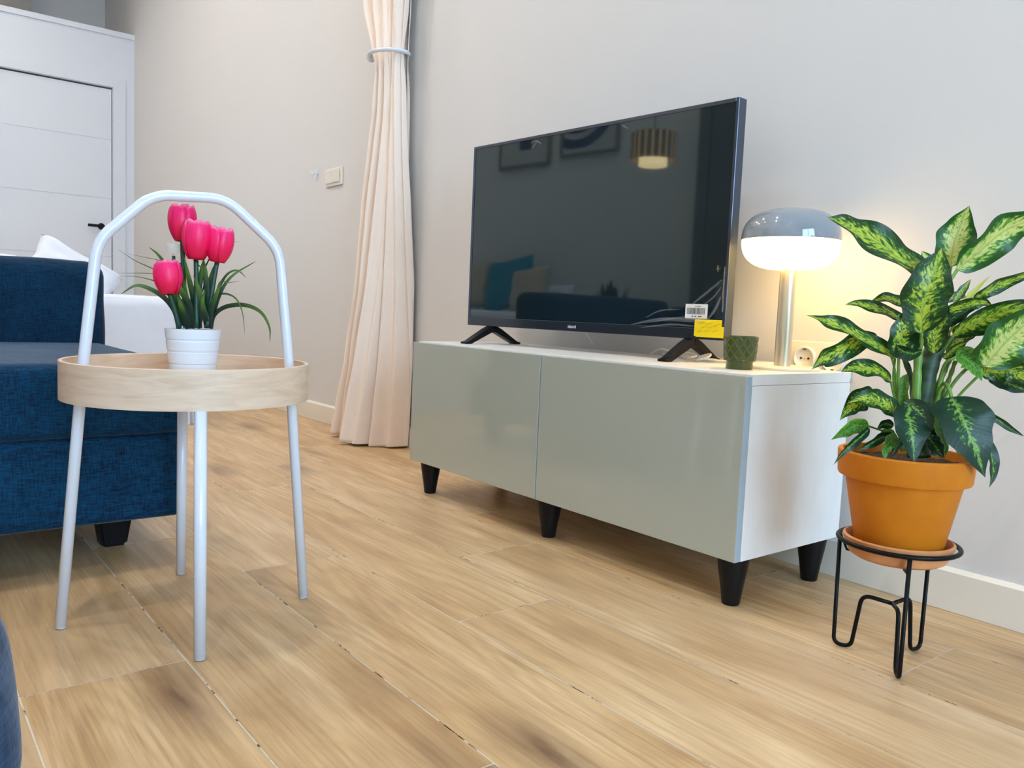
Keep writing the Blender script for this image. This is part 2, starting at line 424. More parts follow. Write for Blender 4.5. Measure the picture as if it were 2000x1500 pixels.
box('pane', (XR+.048, wy0+.06, wz0+.06), (XR+.052, wy1-.06, wz1-.06), M_glass, wn)
# baseboards
HB = .0878
def baseboard(name, x0, x1):
    bm = bmesh.new(); prof = [(0,0),(-.013,0),(-.013,HB-.008),(-.006,HB),(0,HB)]
    a = [bm.verts.new((x0, YW-.0005+p[0], p[1]+.0005)) for p in prof]; b = [bm.verts.new((x1, YW-.0005+p[0], p[1]+.0005)) for p in prof]
    for i in range(5): bm.faces.new((a[i], a[(i+1) % 5], b[(i+1) % 5], b[i]))
    bm.faces.new(a); bm.faces.new(b[::-1]); struct(obj(name, bm, M_base))
baseboard('baseboard_back', -5.08, XR)
# white partition with the door, lower than the ceiling
XP, ZP = -5.083, 2.647
dz, dy0, dy1 = 2.207, -.60, .257
bm = bmesh.new()
bbox(bm, (XP-.12, YF, 0), (XP, dy0, ZP-.04)); bbox(bm, (XP-.12, dy1, 0), (XP, YW, ZP-.04)); bbox(bm, (XP-.12, dy0, dz), (XP, dy1, ZP-.04))
bbox(bm, (XP-.13, YF, ZP-.04), (XP+.012, YW, ZP))
struct(obj('wall_left', bm, M_white))
bm = bmesh.new()      # architrave
bbox(bm, (XP, dy1+.004, 0), (XP+.012, dy1+.095, dz+.075), .002); bbox(bm, (XP, dy0-.09, 0), (XP+.012, dy0-.004, dz+.075), .002)
bbox(bm, (XP, dy0-.004, dz+.004), (XP+.012, dy1+.004, dz+.075), .002)
struct(obj('trim_1', bm, M_white))
dr = bpy.data.objects.new('door_1', None); C.objects.link(dr); dr.location = (XP-.03, dy1, 0); WO['door_1'] = Vector(dr.location); struct(dr)
bm = bmesh.new(); zs = [.01, .415, .42, .875, .88, 1.335, 1.34, 1.80, 1.805, dz-.012]
for i in range(0, 10, 2): bbox(bm, (XP-.05, dy0+.004, zs[i]), (XP-.012, dy1-.006, zs[i+1]))
bbox(bm, (XP-.048, dy0+.004, .01), (XP-.016, dy1-.006, dz-.012))
obj('door_leaf_or_added_panel', bm, M_white, dr)
bm = bmesh.new(); tube_bm(bm, [(XP-.012, .175, 1.113), (XP+.045, .175, 1.113)], .011); tube_bm(bm, [(XP+.04, .185, 1.113), (XP+.04, .07, 1.113)], .011)
hd = obj('door_handle', bm, M_black, dr, True)
lathe('rosette', [(.026,0),(.026,.008),(0,.008)], (0,0,0), M_black, dr, 24)
ros = bpy.data.objects['rosette']
for v in ros.data.vertices:
    q = v.co + WO['rosette']; v.co = Vector((XP-.012+q.z, .175+q.x, 1.113+q.y)) - WO['rosette']

# ================================================================== CURTAIN
cur = thing('curtain', (-.93, .34, 0), 'floor-length peach curtain gathered against the white wall', 'curtain')
prof = ((0.0, -1.137, -0.668), (0.1355, -1.101, -0.66), (0.353, -1.035, -0.648), (0.667, -0.961, -0.65), (0.973, -0.938, -0.659), (1.1725, -0.905, -0.671), (1.3695, -0.873, -0.682), (1.4945, -0.864, -0.689), (1.5895, -0.912, -0.683), (1.7735, -0.987, -0.674), (2.173, -1.128, -0.61), (2.776, -1.356, -0.519))     # (z, x_left, x_right) of the gathered drape
def cint(z):
    for a, b in zip(prof, prof[1:]):
        if a[0] <= z <= b[0]:
            t = (z-a[0])/(b[0]-a[0]); t = t*t*(3-2*t)*.5+t*.5; return a[1]*(1-t)+b[1]*t, a[2]*(1-t)+b[2]*t
    return prof[-1][1:]
def drape(name, u0, u1, ph, ybase, amp_s, lo=0.004, seed=0, side=0, folds=7):
    bm = bmesh.new(); NZ, NX = 120, 110; G = []
    for j in range(NZ+1):
        z = lo + (3.52-lo)*(j/NZ)**1.25
        xl, xr = cint(z); row = []
        tie = math.exp(-((z-1.555)/.10)**2)
        for i in range(NX+1):
            u = u0+(u1-u0)*i/NX
            x = xl+(xr-xl)*u
            low = max(0, 1-z/1.3)
            A = (.034+.040*low)*(1-.45*tie)*amp_s
            wv = math.sin(u*PI*folds+ph+.5*math.sin(z*1.3+seed))*.65+math.sin(u*PI*(folds*2.2)+ph*2+z*.9)*.35
            wv += .35*math.sin(u*PI*2.3+seed+z*1.5)*low
            y = ybase + A*wv + .040*low*amp_s*math.sin(u*PI*4.6+1.0+seed) - .035*low*math.sin(PI*u) - .02*(1-abs(2*u-1))*tie
            x += .010*math.sin(u*PI*folds*1.0+ph+1.2+z)*(.4+low)
            y = min(y, YW-.020)
            zz = z + (.012*math.sin(u*11+seed) + .01*math.sin(u*27) + .015 if j == 0 else 0)*(1 if lo < .1 else 0)
            row.append(bm.verts.new((x, y, max(.002, zz if j else .003+.007*(1+math.sin(u*13+seed))))))
        G.append(row)
    for a, b in zip(G, G[1:]):
        for i in range(NX): bm.faces.new((a[i], a[i+1], b[i+1], b[i]))
    o = obj(name, bm, M_curt, cur, True); sm = o.modifiers.new('s', 'SOLIDIFY'); sm.thickness = .0025; sm.offset = 0
    return o
drape('fabric_panel', 0.0, 1.0, .3, .325, 1.0, folds=8.5)
drape('lining_panel', .10, .92, 1.6, .372, .5, folds=5, seed=2)
xl, xr = cint(1.555); cx = (xl+xr)/2
ring = [(cx+(xr-xl)/2*1.06*math.cos(a), .33+.062*math.sin(a), 1.556+.012*math.cos(a)*-1) for a in [2*PI*i/40 for i in range(40)]]
bm = bmesh.new(); tube_bm(bm, ring, .008, 10, 0, True)
bmesh.ops.create_uvsphere(bm, u_segments=16, v_segments=10, radius=.020, matrix=Matrix.Translation((cx-(xr-xl)/2*1.04-.004, .315, 1.566)))
tb = obj('tieback', bm, M_tube, cur, True); tb['label'] = 'white tieback cord with a round knob'
rd = tube('curtain_rail', [(-2.0, .33, 3.56), (-.6, .33, 3.56)], .012, M_white, None, 12, origin=(-1.3,.33,3.56)); tag(rd, 'white curtain rail under the ceiling above the peach curtain', 'rail')

# ================================================================== WALL FITTINGS
sw = thing('light_switch', (-1.42, YW, 1.157), 'double cream light switch on the wall left of the curtain', 'light switch')
box('switch_plate', (-1.505, YW-.009, 1.116), (-1.335, YW, 1.198), M_base, sw, .003)
for k, (a, b) in enumerate(((-1.492, -1.4225), (-1.4195, -1.352))):
    def tilt(v, k=k): return Vector((v.x, v.y-(.004*(v.z-1.13)/.05 if v.y < YW-.006 else 0), v.z))
    box('rocker', (a, YW-.014, 1.130), (b, YW-.0085, 1.186), M_base, sw, .0015, xf=tilt)
hk = thing('wall_hook', (-1.61, YW, 1.185), 'small white adhesive hook beside the light switch', 'hook')
box('hook_plate', (-1.632, YW-.004, 1.190), (-1.596, YW, 1.222), M_white, hk, .002)
tube('hook_arm', rounded([(-1.612, YW-.004, 1.20), (-1.612, YW-.012, 1.17), (-1.613, YW-.018, 1.150), (-1.613, YW-.032, 1.160)], .008), .0035, M_white, hk)
tube('side_prong', rounded([(-1.628, YW-.004, 1.205), (-1.640, YW-.012, 1.19), (-1.650, YW-.022, 1.205)], .006), .003, M_white, hk)
ou = thing('wall_socket', (1.10, YW, .487), 'white double wall socket just above the tv unit, behind the plant leaves', 'socket')
box('socket_plate', (1.022, YW-.008, .447), (1.178, YW, .528), M_base, ou, .003)
for sx in (1.066, 1.138):
    def rot(co, sx=sx): return co
    bm = bmesh.new()
    # recessed round face facing the room
    prof_ = [(.0285, 0), (.0285, -.006), (.025, -.008), (.0225, -.006), (.0215, -.002), (0, -.002)]
    rings = []
    for (r, yy) in prof_:
        rings.append([bm.verts.new((sx+r*math.cos(a), YW-.008+yy, .4875+r*math.sin(a))) for a in [2*PI*i/32 for i in range(32)]])
    for a, b in zip(rings, rings[1:]):
        for i in range(32): bm.faces.new((a[i], a[(i+1) % 32], b[(i+1) % 32], b[i]))
    bmesh.ops.remove_doubles(bm, verts=bm.verts, dist=1e-6)
    so = obj('socket_face', bm, M_base, ou, True)
    for dx in (-.0095, 0, .0095):
        bm = bmesh.new(); tube_bm(bm, [(sx+dx, YW-.0118, .4875+(0 if dx else .0)), (sx+dx, YW-.0098, .4875)], .0026 if dx else .0018, 12)
        obj('pin_hole', bm, M_ink if dx else M_brass, so)
    for dz in (-.021, .021):
        bm = bmesh.new(); bbox(bm, (sx-.003, YW-.0155, .4875+dz-.0012), (sx+.003, YW-.013, .4875+dz+.0012)); obj('earth_clip', bm, M_ink, so)

# ================================================================== TV UNIT
ZT, ZL, DP = .46637, .1015, .3741
cb = thing('tv_unit', (.6, .19, 0), 'long white tv unit with grey-green high gloss doors and black feet', 'tv unit')
t = .018
box('top_panel', (0.001, .019, ZT-.022), (1.199, DP, ZT), M_cab, cb, .0012)
box('side_panel', (0, .019, ZL), (.018, DP, ZT-.0225), M_cab, cb, .0008)
box('side_panel', (1.182, .019, ZL), (1.2, DP, ZT-.0225), M_cab, cb, .0008)
box('bottom_panel', (.0182, .019, ZL+.001), (1.1818, DP-.001, ZL+.02), M_cab, cb)
box('centre_panel', (.592, .022, ZL+.0205), (.608, DP-.01, ZT-.023), M_cab, cb)
box('back_panel', (.0185, DP-.006, ZL+.0205), (1.1815, DP-.002, ZT-.023), M_cab, cb)
for a, b in ((.0005, .5985), (.6015, 1.1995)):
    bm = bmesh.new(); bbox(bm, (a, 0, ZL), (b, .0175, ZT-.0035), .0012, 2)
    for f in bm.faces:
        if abs(f.normal.x) > .5: f.material_index = 1
    o = obj('door', bm, [M_gloss, M_gedge], cb)
def foot(x, y, h=ZL, name='leg', parent=cb):
    pr = [(.0, 0), (.0165, 0), (.0180, .002), (.0225, .035), (.0285, .07), (.0320, .095), (.0320, h-.001), (0, h-.001)]
    return lathe(name, pr, (x, y, 0), M_black, parent, 28)
for x, y in ((.040, .052), (.60, .052), (1.160, .052), (.040, .33), (.60, .33), (1.160, .335)): foot(x, y)

# ================================================================== TELEVISION
A2 = Vector((.04, .17, 0)); B2 = Vector((.965, .235, 0)); tvd = (B2-A2); TW = tvd.length; tvd.normalize(); tvn = Vector((tvd.y, -tvd.x, 0))   # towards the room
ZB, ZU = .5205, 1.0645
def tv(p):     # local: x along the set, y out of the front, z up
    return A2 + tvd*p[0] + tvn*p[1] + Vector((0, 0, p[2]))
tvo = thing('television', tuple((A2+B2)/2+Vector((0,0,ZT))), 'large black flat television on two splayed feet on the tv unit', 'television')
fb = .0085
bm = bmesh.new()
bbox(bm, (0, -.030, ZB), (fb, 0, ZU), .001, 1, xf=tv); bbox(bm, (TW-fb, -.030, ZB), (TW, 0, ZU), .001, 1, xf=tv)
bbox(bm, (fb, -.030, ZU-fb), (TW-fb, 0, ZU), .001, 1, xf=tv)
obj('frame', bm, M_rim, tvo)
box('chin', (fb, -.030, ZB), (TW-fb, .0005, ZB+.026), M_bezel, tvo, .001, 1, xf=tv)
box('screen', (fb, -.006, ZB+.0262), (TW-fb, -.0022, ZU-fb-.0003), M_screen, tvo, xf=tv)
box('back_cover', (.06, -.068, ZB+.02), (TW-.06, -.0305, ZU-.10), M_tvback, tvo, .008, 2, xf=tv)
box('back_shell', (.0086, -.029, ZB+.0265), (TW-.0086, -.0065, ZU-fb-.0005), M_tvback, tvo, xf=tv)
for fx, sp_ in ((.10, 1), (TW-.10, -1)):
    bm = bmesh.new(); f_toe = .095; b_toe = -.125
    def fpt(y, z, w0, w1): return [tv((fx-w0, y, z)), tv((fx+w0, y, z)), tv((fx+w1, y, z+.0)), tv((fx-w1, y, z))]
    # inverted V, bars with a flat toe
    for toe in (f_toe, b_toe):
        sgn = 1 if toe > 0 else -1
        P = [(-.015+sgn*.002, ZB+.004), (-.015+sgn*.030, ZB-.008), (toe-sgn*.014, ZT+.009), (toe, ZT+.006), (toe, ZT+.0005), (toe-sgn*.022, ZT+.0005), (-.015+sgn*.012, ZB-.020), (-.015, ZB-.018)]
        a = [bm.verts.new(tv((fx-.012, y, z))) for y, z in P]; b = [bm.verts.new(tv((fx+.012, y, z))) for y, z in P]
        for i in range(len(P)): bm.faces.new((a[i], a[(i+1) % len(P)], b[(i+1) % len(P)], b[i]))
        bm.faces.new(a); bm.faces.new(b[::-1])
    obj('foot', bm, M_black, tvo)
def text_mesh(s, size, name, m, parent, xf, extr=.0003, bold=0):
    cu = bpy.data.curves.new(name, 'FONT'); cu.body = s; cu.size = size; cu.extrude = extr; cu.align_x = 'CENTER'; cu.offset = bold
    to = bpy.data.objects.new('t', cu); C.objects.link(to)
    dg = bpy.context.evaluated_depsgraph_get(); me = bpy.data.meshes.new_from_object(to.evaluated_get(dg)); bpy.data.objects.remove(to)
    me.name = name
    for v in me.vertices: v.co = xf(v.co)
    me.materials.clear(); me.materials.append(m); return link(name, me, parent, None)
text_mesh('xiaomi', .0135, 'lettering', M_logo, tvo, lambda v: tv((0.4487+v.x*.85, .0008+v.z, ZB+.009+v.y)), bold=.0001)
# price label and yellow sticker
lx, lz = (0.8459, 0.5857)
lb = box('barcode_label', (lx-.031, -.0021, lz-.017), (lx+.031, -.0016, lz+.017), M_label, tvo, xf=tv)
bm = bmesh.new(); xx = lx-.026; k = 0
while xx < lx+.024:
    wbar = random.choice((.0006, .0009, .0014)); bbox(bm, (xx, -.0016, lz-.007), (xx+wbar, -.0014, lz+.008), xf=tv); xx += wbar+random.choice((.0007, .0011))
obj('bars', bm, M_ink, lb)
bm = bmesh.new()
for a in (-.012, -.004, .006, .011): bbox(bm, (lx+a, -.0016, lz-.013), (lx+a+.0045, -.0014, lz-.0105), xf=tv)
obj('serial_number', bm, M_ink, lb); bm = bmesh.new()
for a in (-.004, .002, .008): bbox(bm, (lx+a, -.0016, lz+.011), (lx+a+.004, -.0014, lz+.0125), xf=tv)
obj('small_print', bm, M_ink, lb)
yx, yz = (0.8855, 0.5477)
bm = bmesh.new()
bbox(bm, (yx-.040, .0008, yz-.0195), (yx+.034, .0014, yz+.0195), xf=tv); bbox(bm, (yx-.035, .0008, yz-.0215), (yx+.040, .0016, yz+.004), xf=tv)
ys = obj('yellow_sticker', bm, M_yel, tvo)
bm = bmesh.new()
for k, (a, b, c_, d) in enumerate(((-.030,.011,-.012,.012), (-.008,.009,.010,.013), (.014,.006,.030,.012), (-.022,.000,-.006,.004), (-.002,.002,.020,.005), (-.030,-.009,-.018,-.006), (-.012,-.008,.004,-.005), (.010,-.008,.026,-.004))):
    pts = [tv((yx+a+(c_-a)*i/8, .0017, yz+b+(d-b)*i/8+.0016*math.sin(i*2.1+k))) for i in range(9)]; tube_bm(bm, pts, .00045, 5)
obj('handwriting', bm, M_yink, ys)
# creased protective film at the lower right; the last short slivers are painted sparkles
def film(path, w0, name='film_crease_or_glint'):
    bm = bmesh.new(); pts = catmull([tv((a, .0006, b)) for a, b in path], 8); L = len(pts); R = []
    for i, p in enumerate(pts):
        t_ = (pts[min(i+1, L-1)]-pts[max(i-1, 0)]).normalized(); s_ = t_.cross(tvn).normalized(); ww = w0*math.sin(PI*(i+.5)/L)**.6
        R.append([bm.verts.new(p+s_*ww*k/3+tvn*(.0030*(1-(k/3)**2)*(1+.6*noise.noise(p*60)))) for k in range(-3, 4)])
    for a, b in zip(R, R[1:]):
        for k in range(6): bm.faces.new((a[k], a[k+1], b[k+1], b[k]))
    o = obj(name, bm, M_film, tvo, True); return o
for pth, ww in ((((0.6526, 0.5469), (0.7446, 0.563), (0.8345, 0.5637), (0.8773, 0.5628)), 0.0045), (((0.6826, 0.5404), (0.7761, 0.5517), (0.8571, 0.5501)), 0.0025), (((0.7002, 0.5665), (0.743, 0.5842), (0.8033, 0.5894)), 0.002), (((0.8249, 0.5948), (0.8724, 0.6291), (0.9142, 0.6598)), 0.003), (((0.8498, 0.5906), (0.89, 0.6176), (0.9127, 0.6435)), 0.002), (((0.8812, 0.5677), (0.9, 0.5942), (0.9117, 0.6202)), 0.004), (((0.7138, 0.5543), (0.7899, 0.5682), (0.8652, 0.5743)), 0.002), (((0.9198, 0.5854), (0.9176, 0.6319), (0.9186, 0.6899)), 0.002), (((0.2564, 1.0462), (0.2772, 1.0479), (0.2984, 1.0382)), 0.003), (((0.2638, 1.0297), (0.2715, 1.0387), (0.2794, 1.0462)), 0.002), (((0.5872, 1.05), (0.5994, 1.0433), (0.6132, 1.0364)), 0.003), (((0.8933, 0.6832), (0.9001, 0.6843), (0.9082, 0.6854)), 0.0015), (((0.8995, 0.6925), (0.9001, 0.6843), (0.9007, 0.6762)), 0.0015)): film(pth, ww)  # film creases, then short slivers as painted sparkles
# ================================================================== CABLES
cz = ZT+.0035
c1 = tube('power_cable', catmull(((0.62, 0.38, 0.4704), (0.66, 0.33, 0.4699), (0.7, 0.325, 0.4864), (0.735, 0.34, 0.4764), (0.76, 0.33, 0.4699), (0.79, 0.325, 0.4699), (0.8, 0.345, 0.4744), (0.765, 0.352, 0.4794), (0.71, 0.346, 0.4699), (0.68, 0.36, 0.4704), (0.72, 0.38, 0.4704), (0.85, 0.385, 0.4704), (1.0, 0.385, 0.4714)), 10), .0028, M_cable, None, 8, origin=(.66,.36,ZT)); tag(c1, 'white power cable looped on the tv unit behind the television', 'cable')
cbn = thing('plugged_cable', (.9,.33,ZT), 'white cable bundled by the right foot of the television', 'cable')
tube('cable_loop', catmull(((0.865, 0.288, 0.4784), (0.855, 0.27, 0.4704), (0.875, 0.258, 0.4704), (0.895, 0.27, 0.4784), (0.885, 0.29, 0.4844), (0.862, 0.28, 0.4764), (0.88, 0.262, 0.4744), (0.91, 0.28, 0.4724), (0.9, 0.3, 0.4704), (0.95, 0.33, 0.4704), (1.0, 0.35, 0.4704), (1.04, 0.375, 0.4724)), 10), .0032, M_cable, cbn, 8)
c3 = tube('hanging_cable', catmull(((0.4163, 0.3198, 0.5154), (0.4241, 0.3276, 0.5012), (0.4321, 0.3353, 0.484)), 10), .0016, M_cable, None, 8, origin=(.45,.36,ZT)); tag(c3, 'thin white cable hanging below the middle of the television', 'cable')
# ================================================================== TABLE LAMP
LX, LY = 1.103, .26
lp = thing('table_lamp', (LX, LY, ZT), 'mushroom table lamp, lit white shade with glossy grey cap on a metal stem', 'lamp')
lathe('lamp_base', [(0,0),(.078,0),(.079,.002),(.079,.005),(.076,.0075),(0,.0075)], (LX,LY,ZT), M_cream, lp, 64)
lathe('stem', [(.0175,.0075),(.0175,.222),(0,.222)], (LX,LY,ZT), M_brass, lp, 40)
R0 = .102; zs_, zc = ZT+.272, ZT
prof_l = [(.0175,.2155)]
for i in range(0, 25):       # lower diffuser: soft squashed bowl from under the stem up to the seam
    a = -PI/2 + (PI/2)*i/24; ca, sa = math.cos(a), math.sin(a)
    prof_l.append((max(.0175, R0*abs(ca)**.62), .276 + .0620*math.copysign(abs(sa)**.85, sa)))
df = lathe('diffuser', prof_l[1:], (LX,LY,ZT), M_glow, lp, 64)
prof_c = [(R0+.001, .276)]
for i in range(0, 25):
    a = (PI/2)*i/24; prof_c.append(((R0+.0012)*max(0, math.cos(a))**.62, .278 + .066*math.sin(a)**.9))
lathe('cap', prof_c, (LX,LY,ZT), M_cap, lp, 64)
lc = tube('lamp_cable', catmull([(LX-.07, LY+.02, ZT+.003), (LX-.10, LY+.05, ZT+.003), (LX-.14, LY+.06, ZT+.003), (LX-.19, LY+.05, ZT+.003), (LX-.24, LY+.07, ZT+.003)], 8), .0022, M_cable, lp, 8)
# ================================================================== GREEN CUP
CX, CY = 1.083, .135
cp = thing('planter_cup', (CX, CY, ZT), 'small green glazed cup with scale pattern standing beside the lamp', 'cup')
def scale_pat(a, z, r):
    if z < .019: return 0
    nn = 12; rows_ = (z-.019)/.0125; row = math.floor(rows_); fr = rows_-row
    u = a/(2*PI)*nn + (.5 if row % 2 else 0); fu = abs((u % 1)-.5)*2      # 0 centre, 1 edge
    ridge = abs(fr-(1-fu)*.95)
    return .0014*max(0, 1-ridge/.16) - .0004
prc = [(0,.001),(.0270,0),(.0280,.002),(.0275,.014),(.0285,.0165),(.0325,.018)]
for i in range(1, 61): z = .018+.050*i/60; prc.append((.0325+.0026*(z-.018)/.05, z))
prc += [(.0345,.0695),(.0325,.0695),(.0315,.06),(.0290,.02),(0,.018)]
lathe('cup_body', prc, (CX,CY,ZT), M_green, cp, 240, disp=lambda a, z, r: scale_pat(a, z, r) if (.0186 < z < .0675 and r > .0322) else 0)

# ================================================================== SIDE TABLE
TX, TY = .648, -.854
tb = thing('side_table', (TX, TY, 0), 'round wooden tray side table with bent white tube handle and legs', 'side table')
RT, z0t, z1t = .2035, .391, .4565
lathe('tray_rim', [(RT-.007,z0t),(RT,z0t+.001),(RT,z1t-.001),(RT-.001,z1t),(RT-.006,z1t),(RT-.007,z1t-.001),(RT-.007,z0t)], (TX,TY,0), M_maple, tb, 96)
lathe('tray_base', [(0,z0t+.001),(RT-.0072,z0t+.001),(RT-.0072,z0t+.012),(0,z0t+.012)], (TX,TY,0), M_mapletop, tb, 96)
tube('handle_frame', rounded(((0.6135, -1.053, 0.004), (0.6204, -1.0173, 0.4544), (0.6243, -0.9967, 0.6542), (0.6397, -0.9145, 0.7379), (0.6616, -0.7976, 0.7432), (0.6786, -0.7066, 0.6624), (0.6827, -0.6847, 0.4452), (0.69, -0.651, 0.004)), .030, 8), .0092, M_tube, tb, 20)
tube('leg', ((0.8615, -0.8995, 0.004), (0.8423, -0.8954, 0.392)), .0098, M_tube, tb, 20); tube('leg', ((0.432, -0.804, 0.004), (0.4579, -0.81, 0.392)), .0098, M_tube, tb, 20)
for (fx, fy, tx, ty) in ((0.6135, -1.053, 0.6204, -1.0173), (0.69, -0.651, 0.6827, -0.6847), (0.8615, -0.8995, 0.8423, -0.8954), (0.432, -0.804, 0.4579, -0.81)):
    d = (Vector((tx, ty, .39))-Vector((fx, fy, 0))).normalized(); p = Vector((fx, fy, 0))
    bm = bmesh.new(); tube_bm(bm, [p+d*.0004+Vector((0,0,.0015)), p+d*.006], .0088, 20); tube_bm(bm, [p+d*.006, p+d*.008], .0080, 20); obj('foot_cap', bm, M_ceram, tb, True)

# ================================================================== TULIP POT
PX, PY = (0.65, -0.849)
zp = z0t+.0125
tp = thing('artificial_tulips', (PX, PY, zp), 'pink artificial tulips in a ribbed white pot on the side table tray', 'flower pot')
H = .1085
pr = [(0,0),(.0345,0)]
zz = [.004,.026,.048,.070,.090]
last = .0345
for k in range(1, 73):
    z = H*k/72; r = .0345+.0125*z/H
    g = sum(math.exp(-((z-q)/.0009)**2) for q in zz); pr.append((r-.0022*g, z))
pr += [(.0470, H+.0005), (.0440, H), (.0425, H-.02), (0, H-.02)]
lathe('pot', pr, (PX,PY,zp), M_ceram, tp, 72)
def ribbon(path, w, name, m, parent, vax=None, fold=.25, tipw=.1):
    pts = catmull(path, 7); L = len(pts); bm = bmesh.new(); uvl = bm.loops.layers.uv.new('UVMap'); R = []; vv = Vector((-0.7793, 0.6205, -0.0879))
    for i, p in enumerate(pts):
        s = i/(L-1); t_ = (pts[min(i+1, L-1)]-pts[max(i-1, 0)]).normalized()
        sd = t_.cross(vv); sd = sd.normalized() if sd.length > .15 else Vector((0,0,1)); nn = sd.cross(t_)
        ww = w*(max(0.0, math.sin(PI*min(1, .16+.84*s)**.8))**.8+tipw*.5)*(1 if s < 1 else .1)
        R.append([(bm.verts.new(p+sd*ww*k+nn*abs(k)*ww*fold), (.5+k/2, s)) for k in (-1, 0, 1)])
    for a, b in zip(R, R[1:]):
        for k in range(2):
            q = (a[k], a[k+1], b[k+1], b[k]); f = bm.faces.new([x[0] for x in q])
            for l, x in zip(f.loops, q): l[uvl].uv = x[1]
    return obj(name, bm, m, parent, True)
for pth, ww in ((((0.6371, -0.8705, 0.5124), (0.6349, -0.8785, 0.5452), (0.6327, -0.901, 0.5705), (0.6195, -0.9326, 0.584), (0.6136, -0.9592, 0.5676)), 0.0043), (((0.6394, -0.8669, 0.517), (0.6332, -0.8612, 0.579), (0.6027, -0.8719, 0.6029), (0.5625, -0.8976, 0.6073), (0.5095, -0.9402, 0.6059)), 0.001), (((0.6394, -0.8669, 0.517), (0.6228, -0.8732, 0.5916), (0.5868, -0.8954, 0.6127), (0.5479, -0.9216, 0.6295), (0.5141, -0.9412, 0.6492)), 0.001), (((0.6408, -0.8652, 0.5171), (0.6341, -0.8699, 0.572), (0.6249, -0.899, 0.5901), (0.6129, -0.933, 0.5991), (0.6064, -0.9616, 0.5974)), 0.001), (((0.6477, -0.8565, 0.5176), (0.6279, -0.8599, 0.6144), (0.6002, -0.867, 0.6277), (0.5681, -0.8841, 0.6317), (0.5167, -0.9249, 0.6414)), 0.001), (((0.6422, -0.8635, 0.5172), (0.6168, -0.8737, 0.6004), (0.5874, -0.8893, 0.6376), (0.5647, -0.9015, 0.654)), 0.0031), (((0.6729, -0.8254, 0.5137), (0.6748, -0.8218, 0.5371), (0.6945, -0.8089, 0.5534), (0.7253, -0.7868, 0.5582), (0.7531, -0.7684, 0.5475), (0.7741, -0.7607, 0.5225), (0.7863, -0.764, 0.4973)), 0.0037), (((0.6655, -0.8339, 0.5188), (0.6637, -0.8315, 0.552), (0.6757, -0.8224, 0.5701), (0.6942, -0.809, 0.5764), (0.7141, -0.7961, 0.5674), (0.73, -0.7905, 0.5418), (0.7419, -0.7912, 0.5076)), 0.0018), (((0.6701, -0.8288, 0.5147), (0.6682, -0.8156, 0.5704), (0.6582, -0.7971, 0.6069), (0.6557, -0.776, 0.6195), (0.6543, -0.7569, 0.6071)), 0.0024), (((0.6726, -0.8253, 0.5171), (0.6704, -0.8119, 0.5706), (0.6673, -0.789, 0.6073), (0.6793, -0.7482, 0.6378)), 0.0031), (((0.6696, -0.8287, 0.5191), (0.6696, -0.8119, 0.5927), (0.669, -0.7962, 0.5958), (0.6725, -0.7749, 0.6003)), 0.001), (((0.6481, -0.8566, 0.5132), (0.6538, -0.85, 0.5577), (0.6441, -0.856, 0.6013), (0.6321, -0.8613, 0.6406)), 0.0055), (((0.6605, -0.841, 0.514), (0.6557, -0.8443, 0.5689), (0.6557, -0.8381, 0.6132), (0.6547, -0.8326, 0.6378)), 0.0049), (((0.6673, -0.8323, 0.5145), (0.6654, -0.8322, 0.5806), (0.6607, -0.8332, 0.6157), (0.6549, -0.8337, 0.6333)), 0.0049), (((0.6671, -0.8322, 0.5167), (0.6643, -0.8286, 0.5764), (0.6633, -0.8188, 0.6166), (0.6614, -0.8117, 0.6303)), 0.0055), (((0.6482, -0.8566, 0.5121), (0.6513, -0.8706, 0.5502), (0.6557, -0.8928, 0.5818), (0.6584, -0.912, 0.6042)), 0.0073), (((0.6536, -0.8497, 0.5135), (0.6565, -0.8594, 0.553), (0.6597, -0.8732, 0.5785), (0.6598, -0.8858, 0.5951)), 0.0061), (((0.6372, -0.8705, 0.5113), (0.6376, -0.8729, 0.5455), (0.6374, -0.8794, 0.5781), (0.6354, -0.8873, 0.5995)), 0.0055), (((0.655, -0.8479, 0.5136), (0.65, -0.8573, 0.5397), (0.6421, -0.8617, 0.579), (0.6359, -0.8621, 0.601)), 0.0055), (((0.6481, -0.8566, 0.5132), (0.6504, -0.866, 0.5329), (0.6564, -0.872, 0.5503), (0.6573, -0.8787, 0.5717)), 0.0061), (((0.6701, -0.8288, 0.5147), (0.6767, -0.8269, 0.548), (0.6864, -0.8217, 0.5747), (0.6946, -0.8138, 0.6034)), 0.0049), (((0.6577, -0.8444, 0.5138), (0.6675, -0.8413, 0.5473), (0.6685, -0.8462, 0.5799), (0.6636, -0.8534, 0.6056)), 0.0055), (((0.6671, -0.8322, 0.5167), (0.6727, -0.8363, 0.5366), (0.6747, -0.8415, 0.5584), (0.6779, -0.8384, 0.5847)), 0.0049), (((0.6559, -0.8461, 0.5181), (0.6393, -0.8243, 0.6255), (0.631, -0.7861, 0.6645), (0.6217, -0.7599, 0.6739)), 0.0012), (((0.6477, -0.8565, 0.5176), (0.6589, -0.8304, 0.6027), (0.6486, -0.8403, 0.6242), (0.6409, -0.8488, 0.6325)), 0.0012)): ribbon(pth, ww, 'grass_blade', M_blade, tp)
